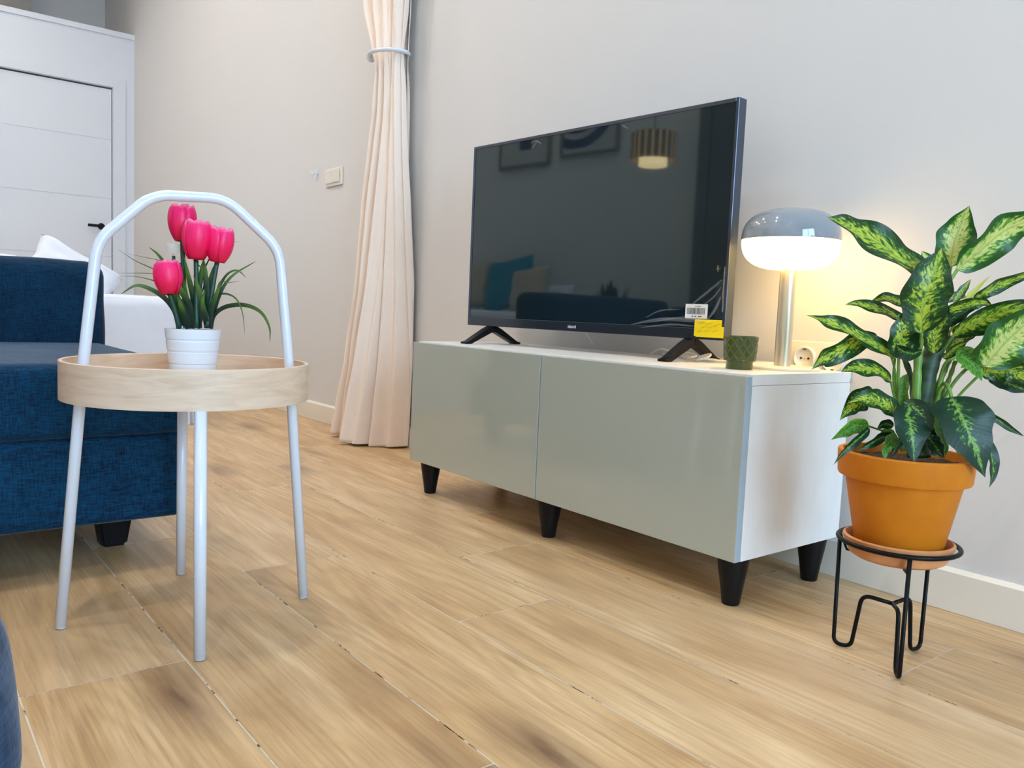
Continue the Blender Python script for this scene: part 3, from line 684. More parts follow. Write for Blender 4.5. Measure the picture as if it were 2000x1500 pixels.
def tulip(base, neck, c0, h, w, rot, tilt):
    st = tube('tulip_stem', catmull([base, (Vector(base)+Vector(neck))/2+Vector((0,0,.004)), neck], 6), .0040, M_tstem, tp, 10)
    c0 = Vector(c0); up = (Vector((0,0,1))+Vector(tilt)).normalized(); ex = up.orthogonal().normalized(); ey = up.cross(ex)
    head = None
    for k in range(6):
        bm = bmesh.new(); uvl = bm.loops.layers.uv.new('UVMap'); inner = k >= 3; a0 = rot+k*2*PI/3+(PI/3 if inner else 0)
        G = []
        for j in range(13):
            v = j/12; r = (w/2)*(math.sin(PI*(.10+.66*v))**.60)*(.94 if inner else 1.02)*(1-.06*v**3)
            half = (1.0*math.sin(PI*(.14+.70*v))**.35)*(1 if v < .86 else (1-((v-.86)/.14)**2.4*.62))
            row = []
            for i in range(9):
                u = i/4-1; a = a0+u*half*1.15
                rr = r*(1-.05*u*u)+(.0012 if not inner else 0)+.0009*math.cos(u*9)*v
                p = c0+up*(h*v*(1.0 if not inner else 1.01) - .0020*u*u*v*v) + (ex*math.cos(a)+ey*math.sin(a))*rr
                row.append((bm.verts.new(p), (.5+u/2, v)))
            G.append(row)
        for a, b in zip(G, G[1:]):
            for i in range(8):
                q = (a[i], a[i+1], b[i+1], b[i]); f = bm.faces.new([x[0] for x in q])
                for l, x in zip(f.loops, q): l[uvl].uv = x[1]
        o = obj('petal', bm, M_petal, tp, True); sm = o.modifiers.new('s', 'SOLIDIFY'); sm.thickness = .0009
for a in (((0.6396, -0.8594, 0.5139), (0.6142, -0.8581, 0.6667), (0.6142, -0.8581, 0.6657), 0.064, 0.046, 0.3, (-0.04, 0.0, 0.0)), ((0.6618, -0.8469, 0.5151), (0.6573, -0.8473, 0.6341), (0.6573, -0.8473, 0.6331), 0.068, 0.049, 1.1, (0.05, 0.03, 0.0)), ((0.668, -0.8313, 0.5157), (0.6681, -0.8147, 0.6318), (0.6681, -0.8147, 0.6308), 0.062, 0.045, 2.0, (0.12, 0.1, 0.0)), ((0.6504, -0.8729, 0.514), (0.6533, -0.8902, 0.5718), (0.6533, -0.8902, 0.5708), 0.058, 0.046, 0.9, (-0.1, -0.05, 0.0))): tulip(*a)
bud = ((0.639, -0.8679, 0.5137), (0.6162, -0.8704, 0.585), (0.6093, -0.8714, 0.6389))
bs = tube('bud_stem', catmull(bud, 6), .0030, M_tstem, tp, 8)
b0 = Vector(bud[-1])
cl = lathe('clear_calyx', [(.002,0),(.009,.003),(.0125,.010),(.0135,.020),(.0130,.021),(.0120,.010),(.0085,.004),(.001,.001)], tuple(b0), M_clear, tp, 20)
tube('bud_pin', [b0+Vector((0,0,.001)), b0+Vector((-.001,0,.030)), b0+Vector((-.003,0,.048))], .0014, M_clear, tp, 8)

# ================================================================== SOFA
so = thing('sofa', (-.05, -1.5, 0), 'navy blue fabric sofa with thick seat cushion behind the side table', 'sofa')
softbox('base', (-.78, -2.42, .102), (.357, -.772, .2825), M_blue, so, .018, .006, 14)
softbox('seat_cushion', (-.455, -2.20, .2815), (.362, -.766, .428), M_blue, so, .022, .006, 14, seed=3)
softbox('backrest', (-.66, -1.76, .2805), (-.452, -.757, .660), M_bluebk, so, .045, .004, 14, seed=5)
softbox('backrest', (-.78, -2.44, .2805), (.36, -2.205, .640), M_bluebk, so, .045, .004, 14, seed=6)
def taper(name, x, y):
    bm = bmesh.new(); h = .10
    a = [bm.verts.new((x+sx*.026, y+sy*.026, .0005)) for sx, sy in ((-1,-1),(1,-1),(1,1),(-1,1))]
    b = [bm.verts.new((x+sx*.040, y+sy*.040, h)) for sx, sy in ((-1,-1),(1,-1),(1,1),(-1,1))]
    for i in range(4): bm.faces.new((a[i], a[(i+1) % 4], b[(i+1) % 4], b[i]))
    bm.faces.new(a); bm.faces.new(b)
    bmesh.ops.bevel(bm, geom=list(bm.edges), offset=.006, segments=3, affect='EDGES')
    return obj(name, bm, M_black, so, False)
for x, y in ((.145, -.872), (-.70, -.86), (.145, -2.3), (-.70, -2.3)): taper('leg', x, y)
gc = bmesh.new(); pillow_bm(gc, (-.20, -2.11, .615), (1,-.05,.03), (.0,-.18,1), (.05,1,.18), .42, .36, .13)
o = obj('cushion', gc, M_greyf, None, True, origin=(-.20,-2.11,.44)); tag(o, 'grey cushion on the sofa, seen in the television screen', 'cushion')
# pouf in the near left corner
pf = thing('pouf', (1.235, -1.421, 0), 'blue denim pouf at the lower left edge of the photo', 'pouf')
prp = [(0,.001),(.18,.001),(.205,.012)]
for i in range(1, 20):
    a = -PI/2*.75 + (PI*.94)*i/19; prp.append((.17+.062*math.cos(a), .155+.142*math.sin(a)))
prp += [(.11,.300),(.05,.302),(0,.298)]
pfb = lathe('pouf_body', prp, (1.235, -1.421, 0), M_denim, pf, 72, disp=lambda a, z, r: .004*math.sin(a*9)*math.sin(z*30)+.003*noise.noise(Vector((math.cos(a)*3, math.sin(a)*3, z*14))))
# ================================================================== BED
bd = thing('bed', (-2.55, -1.15, 0), 'bed under a white coverlet hanging to the floor, behind the sofa', 'bed')
bm = bmesh.new(); x0, x1, ya, yb, zb = -3.6, -1.60, -2.47, -.150, .570
bmesh.ops.create_cube(bm, size=2); bmesh.ops.subdivide_edges(bm, edges=bm.edges, cuts=40, use_grid_fill=True)
for v in bm.verts:
    q = Vector([math.sin(v.co[i]*PI/2) for i in range(3)]); r = .055
    h = Vector(((x1-x0)/2, (yb-ya)/2, zb/2)); p = Vector([q[i]*h[i] for i in range(3)])
    inner = Vector([max(-(h[i]-r), min(h[i]-r, p[i])) for i in range(3)])
    if p.z < 0: inner.z = p.z
    d = p-inner
    if d.length > 1e-9: p = inner+d.normalized()*min(r, max(abs(x) for x in d))
    low = max(0, min(1, (.9-(p.z+h.z)/zb)))
    if abs(v.co.z) < .999 and p.z < h.z-.03:
        out = Vector((q.x if abs(v.co.x) > .999 else 0, q.y if abs(v.co.y) > .999 else 0, 0))
        k = (p.y if abs(v.co.x) > .999 else p.x)
        p += out*(.012*low*math.sin(k*16+1.5*math.sin(k*5))+.006*low)
    if v.co.z > .999: p.z += .006*noise.noise(Vector((p.x*3, p.y*3, 0)))
    v.co = p+Vector(((x0+x1)/2, (ya+yb)/2, zb/2+.001))
obj('coverlet', bm, M_bed, bd, True)
for k, (c_, w_, h_, t_, ux, uy, un, lab) in enumerate([((-2.2, -0.53, 0.665), 0.4, 0.21, 0.13, (0.1, 1, -0.55), (-0.5, 0.5, 0.8), (1, -0.1, 0.6), 'white pillow leaning on the bed beside the sofa back'), ((-2.62, -0.86, 0.655), 0.3, 0.2, 0.13, (0.0, 1, 0), (-0.45, 0, 1), (1, 0, 0.45), 'white pillow just showing over the left of the sofa back'), ((-1.8, -2.35, 0.665), 0.34, 0.22, 0.1, (1, 0, 0), (0, -0.35, 1), (0, 1, 0.35), 'white pillow at the foot corner of the bed by the front wall, in the screen')]):
    bm = bmesh.new(); pillow_bm(bm, c_, ux, uy, un, w_, h_, t_, 16, .02, k*3)
    o = obj('pillow', bm, M_bed, None, True, origin=c_); tag(o, lab, 'pillow', 'white pillows on the bed')
for k, (c_, w_, m_, lab) in enumerate((((-2.56,-2.30,.745), .42, M_beige, 'beige cushion on the bed, leftmost one seen in the television screen'), ((-2.14,-2.26,.760), .48, M_teal, 'teal blue cushion on the bed between the beige ones, in the screen'), ((-1.84,-2.16,.730), .36, M_beige, 'beige cushion on the bed right of the teal one, in the screen'))):
    bm = bmesh.new(); pillow_bm(bm, c_, (1,.1,.12), (-.2,-.35,1), (0,1,.35), w_, w_*.86, .13, 14)
    o = obj('cushion', bm, m_, None, True, origin=c_); tag(o, lab, 'cushion')

# ================================================================== PLANT STAND
SX, SY = 1.478, .062
sd = thing('plant_stand', (SX, SY, 0), 'black wire plant stand with three looped legs beside the tv unit', 'plant stand')
RS, ZS = .094, .2055
tube('ring', [(SX+RS*math.cos(a), SY+RS*math.sin(a), ZS) for a in [2*PI*i/64 for i in range(64)]], .0040, M_blackm, sd, 12, True)
hub = Vector((SX, SY, .098))
for (fx, fy) in ((1.402, 0.04), (1.54, -0.02), (1.492, 0.16)):
    d = Vector((fx-SX, fy-SY, 0)).normalized()
    top = Vector((SX, SY, 0))+d*(RS-.001)+Vector((0,0,ZS-.003)); bo = Vector((SX, SY, .0045))+d*(RS-.004); bi = Vector((SX, SY, .0045))+d*(RS-.033); ti = Vector((SX, SY, .102))+d*(RS-.045)
    tube('leg', rounded([top, bo, bi, ti, hub], .016, 6), .0036, M_blackm, sd, 10)
# ================================================================== SAUCER + PLANT
sc = lathe('clay_saucer', [(0,.0),(.068,.0),(.076,.005),(.0865,.030),(.0870,.034),(.0830,.036),(.0805,.033),(.072,.010),(0,.008)], (SX,SY,.1785), M_saucer, None, 72, origin=(SX,SY,.1785))
tag(sc, 'orange clay saucer held in the ring of the wire plant stand', 'saucer')
# rests on three short inner supports of the ring
for (fx, fy) in ((1.402, 0.04), (1.54, -0.02), (1.492, 0.16)):
    d = Vector((fx-SX, fy-SY, 0)).normalized(); tube('support', [Vector((SX,SY,ZS-.004))+d*(RS-.002), Vector((SX,SY,.176))+d*.080, Vector((SX,SY,.1755))+d*.060], .0022, M_blackm, sd, 8)
ZP0 = .1870; HP = .172
pt = thing('potted_dieffenbachia', (SX, SY, ZP0), 'variegated green leafy houseplant in an orange terracotta pot on the wire stand', 'plant')
rb, rt = .0665, .104
lathe('pot', [(0,0),(rb-.003,0),(rb,.003),(rb+(rt-.013-rb),HP-.044),(rt-.002,HP-.042),(rt-.0005,HP-.038),(rt+.0015,HP-.002),(rt,HP),(rt-.007,HP),(rt-.0085,HP-.004),(rt-.0095,HP-.03),(0,HP-.03)], (SX,SY,ZP0), M_clay, pt, 96)
ZSO = ZP0+HP-.016
bm = bmesh.new(); rngs = [[bm.verts.new((SX, SY, ZSO+.002))]]
for k in range(1, 15):
    r = (rt-.0090)*k/14; rngs.append([bm.verts.new((SX+r*math.cos(2*PI*i/56), SY+r*math.sin(2*PI*i/56), ZSO+.004*noise.noise(Vector((r*90*math.cos(2*PI*i/56), r*90*math.sin(2*PI*i/56), 0))))) for i in range(56)])
for i in range(56): bm.faces.new((rngs[0][0], rngs[1][i], rngs[1][(i+1) % 56]))
for a, b in zip(rngs[1:], rngs[2:]):
    for i in range(56): bm.faces.new((a[i], b[i], b[(i+1) % 56], a[(i+1) % 56]))
obj('soil', bm, M_soil, pt, True)
def leaf(mid, side, hw, m, cup=.25, wave=.12, wf=14, sh=.75, bend=0, name='leaf'):
    pts = catmull(mid, 9); L = len(pts); NX = 10; side = Vector(side); seed = random.random()*9
    bm = bmesh.new(); uvl = bm.loops.layers.uv.new('UVMap'); G = []
    for i, p in enumerate(pts):
        s = i/(L-1); t_ = (pts[min(i+1, L-1)]-pts[max(i-1, 0)]).normalized()
        sd_ = (side-t_*side.dot(t_)).normalized(); nn = t_.cross(sd_)
        ww = hw*(math.sin(PI*min(.999, s**sh*.985+.010))**(.62 if s < .4 else .62+.48*(s-.4)/.6))
        row = []
        for k in range(NX+1):
            x = k/NX*2-1
            off = cup*abs(x)**1.3*ww + wave*ww*math.sin(s*wf+seed+(1.3 if x > 0 else 0))*x*x + bend*ww*x
            wx = ww*(1+.06*math.sin(s*wf*1.3+seed*2+(2 if x > 0 else 0)))
            row.append((bm.verts.new(p+sd_*wx*x+nn*off), (k/NX, s)))
        G.append(row)
    for a, b in zip(G, G[1:]):
        for k in range(NX):
            q = (a[k], a[k+1], b[k+1], b[k]); f = bm.faces.new([y[0] for y in q])
            for l, y in zip(f.loops, q): l[uvl].uv = y[1]
    return obj(name, bm, m, pt, True)
MM = dict(n=M_leaf, l=M_leafL, d=M_leafD, g=M_leafG, y=M_yleaf)
for (mid, side, hw, mk, cup, wave, stalk, sr) in ((((1.4803, 0.0794, 0.6664), (1.4642, 0.0284, 0.6765), (1.4351, -0.0279, 0.7075), (1.4128, -0.0613, 0.7266), (1.3945, -0.0908, 0.7377)), (0.2191, -0.6355, -0.7404), 0.0325, 'n', 0.2, 0.14, ((1.481, 0.1148, 0.569), (1.4807, 0.1056, 0.6204), (1.4803, 0.0794, 0.6664)), 0.003), (((1.4899, 0.1408, 0.6738), (1.4893, 0.145, 0.7084), (1.4958, 0.1499, 0.7428), (1.5085, 0.1461, 0.7737)), (-0.8008, -0.5575, 0.2189), 0.0309, 'l', 0.15, 0.08, ((1.4894, 0.1068, 0.552), (1.4873, 0.1278, 0.6042), (1.4899, 0.1408, 0.6738)), 0.003), (((1.5064, 0.1285, 0.6675), (1.5302, 0.1464, 0.6969), (1.5564, 0.168, 0.7311), (1.5847, 0.1901, 0.7499), (1.6111, 0.2266, 0.7726)), (-0.0398, -0.6201, 0.7835), 0.0329, 'l', 0.2, 0.12, ((1.4932, 0.0967, 0.5606), (1.4967, 0.1109, 0.6293), (1.5064, 0.1285, 0.6675)), 0.003), (((1.4959, 0.0437, 0.5598), (1.5006, 0.0312, 0.6009), (1.5068, 0.0275, 0.6334), (1.5118, 0.0384, 0.6664), (1.5103, 0.0571, 0.6979)), (-0.7729, -0.6117, 0.1685), 0.0364, 'n', 0.22, 0.08, ((1.4871, 0.0645, 0.5005), (1.4905, 0.0562, 0.5262), (1.4959, 0.0437, 0.5598)), 0.003), (((1.4681, 0.127, 0.6559), (1.4602, 0.1207, 0.6816), (1.452, 0.1129, 0.6985)), (-0.656, -0.6075, -0.4479), 0.0118, 'l', 0.25, 0.12, None, 0.0022), (((1.4596, 0.0731, 0.5776), (1.4396, 0.0498, 0.59), (1.4251, 0.0167, 0.5988), (1.4087, -0.0033, 0.6036), (1.3957, -0.02, 0.601)), (0.2692, -0.4626, -0.8447), 0.0119, 'n', 0.2, 0.1, ((1.48, 0.0752, 0.5255), (1.4719, 0.0692, 0.5549), (1.4596, 0.0731, 0.5776)), 0.0018), (((1.4557, 0.104, 0.6026), (1.4387, 0.0837, 0.6102), (1.4207, 0.0619, 0.616), (1.4038, 0.0391, 0.6052)), (0.3739, -0.334, -0.8652), 0.0119, 'n', 0.2, 0.1, None, 0.0022), (((1.4658, 0.0238, 0.5161), (1.4508, 0.007, 0.5302), (1.4377, -0.0234, 0.546), (1.4235, -0.0555, 0.5589), (1.4098, -0.0872, 0.57), (1.3991, -0.1, 0.575), (1.3858, -0.116, 0.5799)), (0.2293, -0.6237, -0.7473), 0.0163, 'n', 0.3, 0.2, ((1.4646, 0.0448, 0.4475), (1.4576, 0.0409, 0.4813), (1.4658, 0.0238, 0.5161)), 0.002), (((1.4339, 0.0202, 0.5463), (1.4223, -0.0027, 0.5438), (1.4131, -0.0405, 0.5294), (1.4017, -0.0731, 0.5143), (1.3977, -0.087, 0.5082), (1.3937, -0.1023, 0.493)), (0.0628, 0.5085, -0.8588), 0.0194, 'n', 0.25, 0.12, ((1.4613, 0.0455, 0.4815), (1.4499, 0.0371, 0.5235), (1.4339, 0.0202, 0.5463)), 0.002), (((1.4743, 0.0184, 0.5167), (1.4755, 0.016, 0.5459), (1.4786, 0.0155, 0.5709), (1.4754, 0.0313, 0.5979)), (-0.8069, -0.5816, 0.1032), 0.0189, 'n', 0.25, 0.1, ((1.4683, 0.0471, 0.4307), (1.4702, 0.0326, 0.4825), (1.4743, 0.0184, 0.5167)), 0.0025), (((1.4816, 0.045, 0.5256), (1.4803, 0.0469, 0.5508), (1.4746, 0.0435, 0.5773), (1.4714, 0.0419, 0.594)), (-0.9172, -0.3678, -0.1535), 0.0134, 'd', 0.25, 0.1, None, 0.0022), (((1.5051, 0.0747, 0.5272), (1.507, 0.0658, 0.5607), (1.5148, 0.0639, 0.5925), (1.5192, 0.0721, 0.611)), (-0.8529, -0.4975, 0.1585), 0.0194, 'n', 0.25, 0.1, None, 0.0022), (((1.4852, 0.0967, 0.5173), (1.4978, 0.1004, 0.5455), (1.4998, 0.1063, 0.5696), (1.5018, 0.1137, 0.604)), (-0.3093, -0.8936, 0.3253), 0.0176, 'd', 0.25, 0.1, None, 0.0022), (((1.5057, 0.0278, 0.5312), (1.4959, 0.0148, 0.5265), (1.4866, -0.0042, 0.5316), (1.4793, -0.0042, 0.5401)), (-0.5499, 0.2317, -0.8025), 0.013, 'd', 0.3, 0.1, None, 0.0022), (((1.5076, 0.0703, 0.5875), (1.5265, 0.0797, 0.5999), (1.547, 0.0906, 0.609), (1.5594, 0.1068, 0.6131), (1.5704, 0.1195, 0.6056)), (0.2203, -0.4033, 0.8881), 0.0124, 'n', 0.2, 0.1, None, 0.0022), (((1.5079, 0.0842, 0.5695), (1.5246, 0.0919, 0.5887), (1.5364, 0.1085, 0.602), (1.5475, 0.1229, 0.6053)), (0.0622, -0.6166, 0.7849), 0.0143, 'd', 0.2, 0.1, None, 0.0022), (((1.5075, 0.1219, 0.6112), (1.5125, 0.1302, 0.6261), (1.5171, 0.1379, 0.6392), (1.5222, 0.1462, 0.6524)), (-0.7867, -0.3664, 0.4968), 0.007, 'n', 0.3, 0.05, None, 0.0022), (((1.4845, 0.1418, 0.6151), (1.4944, 0.1557, 0.6245), (1.5081, 0.1728, 0.6237)), (-0.2019, -0.1159, 0.9725), 0.0083, 'l', 0.2, 0.1, None, 0.0022), (((1.5085, 0.1161, 0.5617), (1.5158, 0.1302, 0.5964), (1.5229, 0.1428, 0.6225), (1.5313, 0.1559, 0.6402), (1.5421, 0.1724, 0.6614)), (-0.6868, -0.5092, 0.5187), 0.005, 'y', 0.3, 0.1, ((1.502, 0.1018, 0.5185), (1.5048, 0.1091, 0.5443), (1.5085, 0.1161, 0.5617)), 0.002), (((1.5245, 0.1601, 0.6164), (1.539, 0.1644, 0.6321), (1.5537, 0.1848, 0.6459), (1.5801, 0.204, 0.6613), (1.5945, 0.2242, 0.6758)), (-0.0059, -0.5724, 0.8199), 0.0128, 'n', 0.25, 0.1, ((1.5038, 0.1227, 0.5358), (1.5175, 0.1474, 0.5884), (1.5245, 0.1601, 0.6164)), 0.002), (((1.5216, 0.0997, 0.5578), (1.5391, 0.1079, 0.5738), (1.5626, 0.1235, 0.5891), (1.5886, 0.1419, 0.6027), (1.611, 0.1711, 0.61), (1.6358, 0.2034, 0.6183)), (0.1511, -0.4948, 0.8557), 0.0239, 'n', 0.22, 0.12, ((1.5012, 0.0996, 0.5099), (1.5102, 0.0985, 0.536), (1.5216, 0.0997, 0.5578)), 0.0028), (((1.508, 0.1107, 0.5274), (1.5168, 0.1245, 0.5468), (1.5295, 0.1429, 0.5648), (1.5447, 0.1631, 0.5727)), (-0.0486, -0.6327, 0.7729), 0.0155, 'n', 0.25, 0.1, None, 0.0022), (((1.5676, 0.1185, 0.5098), (1.5799, 0.1211, 0.5322), (1.5968, 0.1299, 0.5594), (1.616, 0.1416, 0.5848), (1.6389, 0.1738, 0.6091)), (-0.3033, -0.6127, 0.7298), 0.0423, 'l', 0.15, 0.08, ((1.5085, 0.098, 0.4334), (1.5303, 0.1001, 0.4826), (1.5502, 0.1131, 0.5118), (1.5676, 0.1185, 0.5098)), 0.003), (((1.5315, 0.0911, 0.5222), (1.5437, 0.0982, 0.5214), (1.5575, 0.1055, 0.5074), (1.5663, 0.1135, 0.4856)), (-0.0167, 0.7532, 0.6576), 0.0238, 'g', 0.15, 0.05, ((1.5042, 0.0974, 0.4673), (1.5172, 0.0875, 0.5095), (1.5315, 0.0911, 0.5222)), 0.0025), (((1.5551, 0.1333, 0.4969), (1.5742, 0.1423, 0.5051), (1.5937, 0.1509, 0.5066), (1.6142, 0.1589, 0.495), (1.6316, 0.1777, 0.4739)), (0.3438, 0.0136, 0.9389), 0.0211, 'n', 0.2, 0.12, ((1.518, 0.11, 0.4341), (1.5354, 0.1202, 0.4656), (1.5551, 0.1333, 0.4969)), 0.0025), (((1.5479, 0.1585, 0.5113), (1.5669, 0.1678, 0.5229), (1.5842, 0.1733, 0.5216), (1.5982, 0.1896, 0.5124)), (0.1992, -0.1643, 0.9661), 0.0123, 'd', 0.2, 0.1, None, 0.0022), (((1.5553, 0.1647, 0.4896), (1.5757, 0.1736, 0.4853), (1.5964, 0.1822, 0.4769), (1.6126, 0.2019, 0.4713)), (0.3483, 0.019, 0.9372), 0.0123, 'd', 0.2, 0.1, None, 0.0022), (((1.5424, 0.0635, 0.4588), (1.5601, 0.0511, 0.4416), (1.5772, 0.0447, 0.4157), (1.5909, 0.0493, 0.3828), (1.6024, 0.0656, 0.3397)), (0.4198, 0.8097, 0.4101), 0.0451, 'd', 0.12, 0.05, ((1.5022, 0.0899, 0.433), (1.5178, 0.0835, 0.4758), (1.5333, 0.0704, 0.4743), (1.5424, 0.0635, 0.4588)), 0.003), (((1.574, 0.1269, 0.3981), (1.584, 0.1274, 0.3701), (1.5913, 0.1246, 0.3422), (1.5898, 0.1188, 0.3147)), (0.3082, 0.9485, 0.0728), 0.0123, 'd', 0.25, 0.08, None, 0.0022), (((1.5431, 0.189, 0.4285), (1.5576, 0.2059, 0.419), (1.5754, 0.226, 0.4028), (1.5913, 0.2442, 0.3907)), (0.4786, 0.1718, 0.8611), 0.0062, 'd', 0.3, 0.05, ((1.5036, 0.0857, 0.3903), (1.5145, 0.1376, 0.4325), (1.5431, 0.189, 0.4285)), 0.0018), (((1.4603, 0.0275, 0.4775), (1.4545, 0.0061, 0.4917), (1.4423, -0.0245, 0.4978), (1.433, -0.0523, 0.4973), (1.4238, -0.0647, 0.4909)), (0.4309, -0.4905, -0.7575), 0.0172, 'n', 0.2, 0.12, ((1.4678, 0.0441, 0.4136), (1.4629, 0.042, 0.4432), (1.4603, 0.0275, 0.4775)), 0.002), (((1.4399, 0.0141, 0.4501), (1.4315, -0.0048, 0.4481), (1.4222, -0.0265, 0.4342), (1.4192, -0.0496, 0.411)), (0.2157, 0.5764, -0.7882), 0.0206, 'n', 0.2, 0.08, None, 0.0022), (((1.4804, 0.0282, 0.4177), (1.4755, 0.0006, 0.4377), (1.4636, -0.0209, 0.4471), (1.4545, -0.048, 0.4512), (1.44, -0.0675, 0.442)), (0.255, -0.4798, -0.8395), 0.0192, 'n', 0.22, 0.1, ((1.4832, 0.0587, 0.3804), (1.4822, 0.0445, 0.4026), (1.4804, 0.0282, 0.4177)), 0.0022), (((1.4392, 0.0064, 0.4014), (1.4306, -0.0124, 0.4021), (1.4209, -0.034, 0.3925), (1.4134, -0.0615, 0.3786)), (0.164, 0.3555, -0.9202), 0.0126, 'g', 0.2, 0.08, ((1.4662, 0.0389, 0.3921), (1.4525, 0.0223, 0.3954), (1.4392, 0.0064, 0.4014)), 0.0016), (((1.4506, -0.0117, 0.4005), (1.45, -0.0301, 0.3897), (1.4487, -0.0577, 0.377), (1.4424, -0.0757, 0.3623), (1.4382, -0.0917, 0.3438)), (0.213, 0.7262, -0.6537), 0.0079, 'd', 0.3, 0.08, None, 0.0022), (((1.4651, 0.0392, 0.4031), (1.4558, 0.0279, 0.4059), (1.4481, 0.017, 0.3968)), (0.0658, 0.2248, -0.9722), 0.0084, 'd', 0.2, 0.05, None, 0.0022), (((1.4698, 0.0269, 0.389), (1.4636, 0.0025, 0.3854), (1.4581, -0.0219, 0.3752), (1.4477, -0.0365, 0.3644)), (0.1294, 0.4549, -0.8811), 0.0086, 'd', 0.3, 0.1, None, 0.0022), (((1.4486, 0.0318, 0.3839), (1.4609, 0.0322, 0.3917), (1.4703, 0.0435, 0.3881)), (-0.3306, 0.1343, 0.9342), 0.0077, 'g', 0.3, 0.1, None, 0.0022), (((1.4867, 0.0156, 0.3863), (1.4845, -0.0035, 0.3847), (1.4825, -0.0158, 0.3727), (1.4855, -0.0231, 0.3512)), (0.432, 0.7519, -0.4979), 0.0109, 'g', 0.25, 0.15, None, 0.0022), (((1.4965, 0.0198, 0.4436), (1.5102, 0.001, 0.4171), (1.5196, -0.0071, 0.3902), (1.525, -0.0053, 0.3541)), (0.5374, 0.8335, 0.1284), 0.0283, 'd', 0.15, 0.08, None, 0.0022), (((1.4862, 0.0234, 0.4464), (1.5096, 0.0193, 0.4368), (1.5236, 0.0184, 0.4205), (1.5232, 0.0147, 0.3976)), (0.685, 0.516, 0.5143), 0.0171, 'd', 0.2, 0.08, None, 0.0022), (((1.5156, 0.053, 0.3941), (1.5265, 0.049, 0.3834), (1.535, 0.0501, 0.3721), (1.545, 0.053, 0.361)), (0.3013, 0.7429, 0.5977), 0.0126, 'd', 0.2, 0.12, None, 0.0022), (((1.5179, 0.0757, 0.4202), (1.5287, 0.0701, 0.3992), (1.5332, 0.0729, 0.3786), (1.5371, 0.0751, 0.3596)), (0.4389, 0.8654, 0.2418), 0.0109, 'g', 0.25, 0.12, None, 0.0022), (((1.5032, 0.0557, 0.4091), (1.5172, 0.055, 0.3942), (1.5254, 0.0539, 0.3703)), (0.3854, 0.823, 0.4174), 0.0118, 'd', 0.2, 0.12, None, 0.0022), (((1.4757, 0.0565, 0.4312), (1.468, 0.0503, 0.4563), (1.4686, 0.0541, 0.4777), (1.4725, 0.0612, 0.4925)), (-0.8534, -0.5212, -0.0047), 0.0106, 'g', 0.25, 0.1, None, 0.0022), (((1.4528, 0.0595, 0.4283), (1.4549, 0.0647, 0.4458), (1.4603, 0.0739, 0.4635)), (-0.8271, -0.4375, 0.3529), 0.0079, 'n', 0.25, 0.1, None, 0.0022), (((1.4787, 0.0542, 0.3887), (1.4792, 0.0374, 0.3795), (1.4767, 0.0241, 0.3646), (1.4746, 0.0199, 0.3535)), (0.4269, 0.743, -0.5154), 0.0067, 'd', 0.3, 0.1, None, 0.0022), (((1.4879, 0.0956, 0.3717), (1.4994, 0.0934, 0.3684), (1.51, 0.1053, 0.3588), (1.517, 0.1133, 0.3524)), (0.3769, 0.3168, 0.8704), 0.0067, 'd', 0.3, 0.1, None, 0.0022), (((1.5101, 0.1274, 0.3992), (1.5176, 0.1353, 0.3893), (1.5246, 0.1417, 0.3724), (1.5284, 0.1441, 0.3554)), (0.3685, 0.8078, 0.4601), 0.0084, 'g', 0.25, 0.1, None, 0.0022), (((1.5102, 0.0961, 0.5191), (1.5185, 0.0997, 0.5281), (1.5284, 0.1059, 0.5406), (1.5372, 0.1179, 0.5479)), (-0.1306, -0.6039, 0.7863), 0.0088, 'n', 0.25, 0.1, None, 0.0022), (((1.4712, 0.0994, 0.5467), (1.4677, 0.1142, 0.5685), (1.4721, 0.1229, 0.5906), (1.4784, 0.1327, 0.6042)), (-0.7239, -0.5754, 0.3805), 0.0135, 'd', 0.25, 0.1, None, 0.0022)):
    lf = leaf(mid, side, hw, MM[mk], cup, wave*1.45)
    if stalk:
        st = tube('leaf_stalk', catmull(stalk, 7), sr, M_stem if mk != 'y' else M_yleaf, lf, 8)
for path, r0, r1, mk in ((((1.4965, 0.0715, 0.3531), (1.4906, 0.0705, 0.398), (1.4915, 0.0789, 0.4494), (1.4912, 0.0845, 0.4921), (1.4943, 0.0933, 0.5265), (1.4999, 0.1047, 0.5568)), 0.0179, 0.0145, 't'), (((1.4965, 0.0528, 0.3571), (1.4926, 0.0502, 0.408), (1.4932, 0.0494, 0.4539), (1.4903, 0.0524, 0.5009), (1.4876, 0.0561, 0.5513)), 0.0085, 0.006, 's'), (((1.4877, 0.0632, 0.3722), (1.4883, 0.0564, 0.4327), (1.4761, 0.0643, 0.4825), (1.4626, 0.0532, 0.5244)), 0.006, 0.0043, 't'), (((1.4796, 0.0517, 0.3631), (1.467, 0.0442, 0.4221), (1.463, 0.0452, 0.4645), (1.4595, 0.0444, 0.4899)), 0.0051, 0.0034, 's'), (((1.5056, 0.1, 0.3594), (1.5069, 0.0936, 0.4162), (1.506, 0.1009, 0.476), (1.5126, 0.1152, 0.5192)), 0.006, 0.0043, 's'), (((1.5044, 0.0855, 0.3818), (1.5093, 0.1002, 0.442), (1.5146, 0.1124, 0.4809), (1.5188, 0.1225, 0.5153)), 0.0043, 0.0034, 's')):
    tube('stem', catmull(path, 8), (lambda s, r0=r0, r1=r1: r0+(r1-r0)*s+.0006*math.sin(s*40)), M_trunk if mk == 't' else M_stem, pt, 16)

